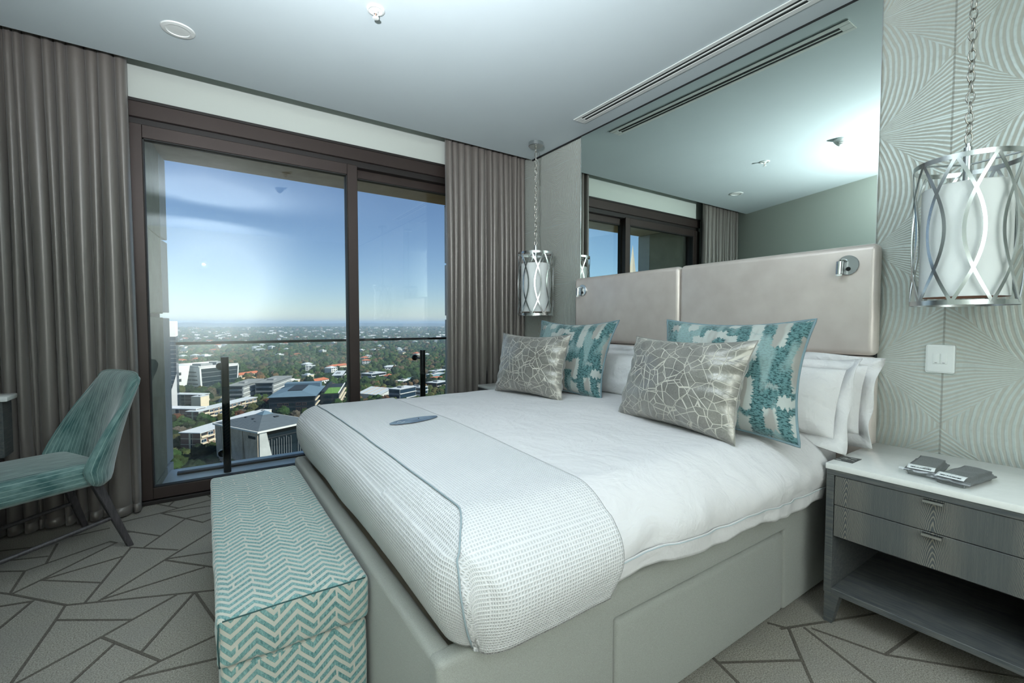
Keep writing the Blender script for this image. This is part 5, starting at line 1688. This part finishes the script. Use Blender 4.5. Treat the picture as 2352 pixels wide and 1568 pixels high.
for i, (cn, lm) in enumerate(LEAF):
    for q in range(2):
        o = crown_mesh(3.1 * i + 7 * q, 1.0 + 0.25 * q).build('tree', [lm, M['bark']], None, 180, local=True)
        PROTO.append(o)
TREES = []
CELL = {}
def free(x, y, r):
    cx, cy = int(x // 12), int(y // 12)
    for i in range(cx - 1, cx + 2):
        for j in range(cy - 1, cy + 2):
            for (px, py, pr) in CELL.get((i, j), ()):
                if (px - x) ** 2 + (py - y) ** 2 < (0.62 * (pr + r)) ** 2: return False
    return True
def blocked(x, y, r, az):
    for (hx, hy, hr, ha) in HOUSES:
        if -8 < hr - r < 45 and abs(ha - az) * r < 13: return True
    return in_foot(x, y, 4)
def try_tree(r0, r1, a0, a1, rmin, rmax):
    r = math.sqrt(rnd.uniform(r0 * r0, r1 * r1)); az = rnd.uniform(a0, a1)
    x, y = r * math.sin(az), r * math.cos(az)
    s = rnd.uniform(rmin, rmax)
    if not free(x, y, s) or blocked(x, y, r, az): return None
    CELL.setdefault((int(x // 12), int(y // 12)), []).append((x, y, s))
    return (x, y, r, s)
for k in range(420): 
    q = try_tree(215, 330, R(-5), R(3.0), 3.0, 5.5)
    if q and math.hypot(q[0] - 0.6, q[1] - 230) > 13: TREES.append(q)
for k in range(1500):
    q = try_tree(330, 520, AZ0, AZ1, 3.0, 4.8)
    if q: TREES.append(q)
k = 0
while k < 9000:
    k += 1
    q = try_tree(520, 1250, AZ0, AZ1, 3.4, 6.2)
    if q: TREES.append(q)
TREES.sort(key=lambda t: t[2] / t[3])
NEAR, REST = TREES[:298], TREES[298:]
used = set()
wsel = (5, 5, 3, 2, 1.6)
for (x, y, r, s) in NEAR:
    i = rnd.choices(range(5), wsel if r > 345 else (6, 5, 3, 0.3, 0.5))[0]; p = 2 * i + rnd.randint(0, 1)
    if p in used:
        o = PROTO[p].copy(); COL.objects.link(o)
    else:
        o = PROTO[p]; used.add(p)
    o.location = (x, y, G0)
    o.rotation_euler = (0, 0, rnd.uniform(0, 6.28))
    o.scale = (s, s, s * rnd.uniform(0.8, 1.05))
    lab = '%s %s tree %s' % ('small' if s < 3.7 else 'large' if s > 4.5 else 'middling', LEAF[i][0], where(x, y))
    tag(o, lab, 'tree', 'city trees, ' + lab)
for p, o in enumerate(PROTO):
    if p not in used: bpy.data.objects.remove(o)

# palm beside the nearest brick block
def palm(x, y, h):
    e = tag(empty('palm_tree', (x, y, G0)), 'yellow green palm in front of the nearest brick apartment block', 'palm tree')
    MB().tube([(x, y, G0), (x + .2, y, G0 + h * .5), (x, y, G0 + h)], [0.45, 0.35, 0.3], 8).build('trunk', M['bark'], e, 180)
    for k in range(22):
        a = k * 2.4; up = 0.9 - (k % 4) * 0.45; Lh = 3.6
        pts = []
        for i in range(7):
            t = i / 6
            pts.append(Vector((x + math.cos(a) * Lh * t * (0.8 + .2 * (1 - abs(up))), y + math.sin(a) * Lh * t, G0 + h + up * 2.4 * t - 2.0 * t * t)))
        mb = MB()
        sd = Vector((-math.sin(a), math.cos(a), 0))
        vs = []
        for i, p in enumerate(pts):
            w = 0.55 * math.sin(PI * (0.12 + 0.86 * i / 6))
            vs += [p - sd * w - Vector((0, 0, .25 * w)), p, p + sd * w - Vector((0, 0, .25 * w))]
        fs = [(3 * i + j, 3 * i + j + 1, 3 * i + j + 4, 3 * i + j + 3) for i in range(6) for j in range(2)]
        mb.add(vs, fs).build('frond', M['frond'], e, 180)
M['frond'] = plain('palm_frond', '#8d8a4c', 0.8)
palm(0.6, 236.0, 13.0)

def forest(name, blobs, label, mat, rings=2, seg=7):
    """thousands of rounded crowns in one mesh, each jittered; a colour value per crown"""
    rs = np.random.RandomState(5)
    base = [(0, 0, 1.0)]
    for k in range(rings):
        th = (k + 1) / (rings) * PI * 0.5
        for q in range(seg):
            a = 2 * PI * (q + 0.5 * k) / seg
            base.append((math.sin(th) * math.cos(a), math.sin(th) * math.sin(a), math.cos(th)))
    base = np.array(base); base[-seg:, 2] = -0.35
    F = [(0, 1 + q, 1 + (q + 1) % seg) for q in range(seg)]
    for k in range(rings - 1):
        o = 1 + k * seg
        for q in range(seg):
            F.append((o + q, o + seg + q, o + (q + 1) % seg)); F.append((o + (q + 1) % seg, o + seg + q, o + seg + (q + 1) % seg))
    F = np.array(F)
    n = len(blobs); m = len(base)
    B = np.array(blobs)                                   # x, y, z, radius, height
    V = base[None] * (1 + rs.uniform(-0.3, 0.3, (n, m, 1)))
    V = V * B[:, None, [3, 3, 4]] + B[:, None, :3]
    Fa = (F[None] + (np.arange(n) * m)[:, None, None]).reshape(-1, 3)
    me = bpy.data.meshes.new(name)
    me.vertices.add(n * m); me.vertices.foreach_set('co', V.reshape(-1).astype(np.float32))
    me.loops.add(Fa.size); me.loops.foreach_set('vertex_index', Fa.reshape(-1).astype(np.int32))
    me.polygons.add(len(Fa)); me.polygons.foreach_set('loop_start', np.arange(0, Fa.size, 3, dtype=np.int32)); me.polygons.foreach_set('loop_total', np.full(len(Fa), 3, np.int32))
    me.update()
    at = me.attributes.new('tint', 'FLOAT', 'POINT')
    at.data.foreach_set('value', np.repeat(rs.uniform(0, 1, n), m).astype(np.float32))
    me.materials.append(mat)
    o = bpy.data.objects.new(name, me); COL.objects.link(o)
    tag(o, label, 'trees', None, 'stuff')
    return o
def m_forest():
    t = NT('mixed_woodland')
    v = t.n('Attribute', 2, attribute_name='tint')
    col = t.ramp(v, [(0.0, '#26371f'), (0.2, '#3a522c'), (0.4, '#587239'), (0.6, '#42593a'), (0.76, '#73784a'), (0.86, '#7c6549'), (0.93, '#6e685c'), (1.0, '#96744a')])
    n = t.noise(0.55, 5, t.pos(), 0.75)
    col = t.mix(t.ma('MULTIPLY', t.step(n, 0.42, 0.58), 0.62), col, '#1d281b')
    t.set(col, 0.95, spec=0.1)
    t.bump(n, 1.0, 2.0)
    return t.m
M['forest'] = m_forest()
forest('woodland', [(x, y, gz(x, y) + s * 0.55, s, s * 1.15) for (x, y, r, s) in REST], 'mixed green and brown suburb trees filling the middle distance', M['forest'], 4, 10)
far = []
for k in range(16000):
    r = math.sqrt(rnd.uniform(1200 ** 2, 3300 ** 2)); az = rnd.uniform(AZ0, AZ1)
    x, y = r * math.sin(az), r * math.cos(az)
    if any(-5 < hr - r < 60 and abs(ha - az) * r < 11 for (hx, hy, hr, ha) in HOUSES if abs(hr - r) < 70): continue
    s = rnd.uniform(4.5, 8.5)
    far.append((x, y, gz(x, y) + s * .25, s, s * 0.95))
forest('woodland', far, 'far carpet of suburb trees below the hills', M['forest'], 2, 6)
hz = []
for k in range(9000):
    r = math.sqrt(rnd.uniform(3300 ** 2, 6500 ** 2)); az = rnd.uniform(AZ0, AZ1)
    x, y = r * math.sin(az), r * math.cos(az)
    s = rnd.uniform(9, 18)
    hz.append((x, y, gz(x, y), s, s * 0.8))
forest('woodland', hz, 'bluish woods on the farthest slopes under the skyline', M['forest'], 2, 5)
# distant buildings on the slopes: specks
sp = MB()
for k in range(420):
    r = math.sqrt(rnd.uniform(1900 ** 2, 5200 ** 2)); az = rnd.uniform(AZ0, AZ1)
    x, y = r * math.sin(az), r * math.cos(az); z = gz(x, y)
    a, b, h = rnd.uniform(8, 26), rnd.uniform(6, 10), rnd.uniform(9, 14)
    sp.box(x - a / 2, x + a / 2, y - b / 2, y + b / 2, z - 3, z + h)
tag(sp.build('distant_houses', C['white']), 'countless tiny white houses scattered over the far slopes', 'houses', None, 'stuff')

# ------------------------------------------------------------------ the thin blue haze over the city
def haze():
    m = bpy.data.materials.new('air_haze'); m.use_nodes = True
    nt = m.node_tree; nt.nodes.clear()
    o = nt.nodes.new('ShaderNodeOutputMaterial'); v = nt.nodes.new('ShaderNodeVolumePrincipled')
    v.inputs['Color'].default_value = (0.52, 0.76, 1.0, 1); v.inputs['Density'].default_value = 2.0e-4; v.inputs['Anisotropy'].default_value = 0.0
    nt.links.new(v.outputs[0], o.inputs['Volume'])
    h = MB().box(-9000, 14000, 230, 14500, -110, 45).build('haze', m)
    tag(h, 'thin blue haze hanging over the distant suburbs', 'haze', None, 'stuff')
haze()
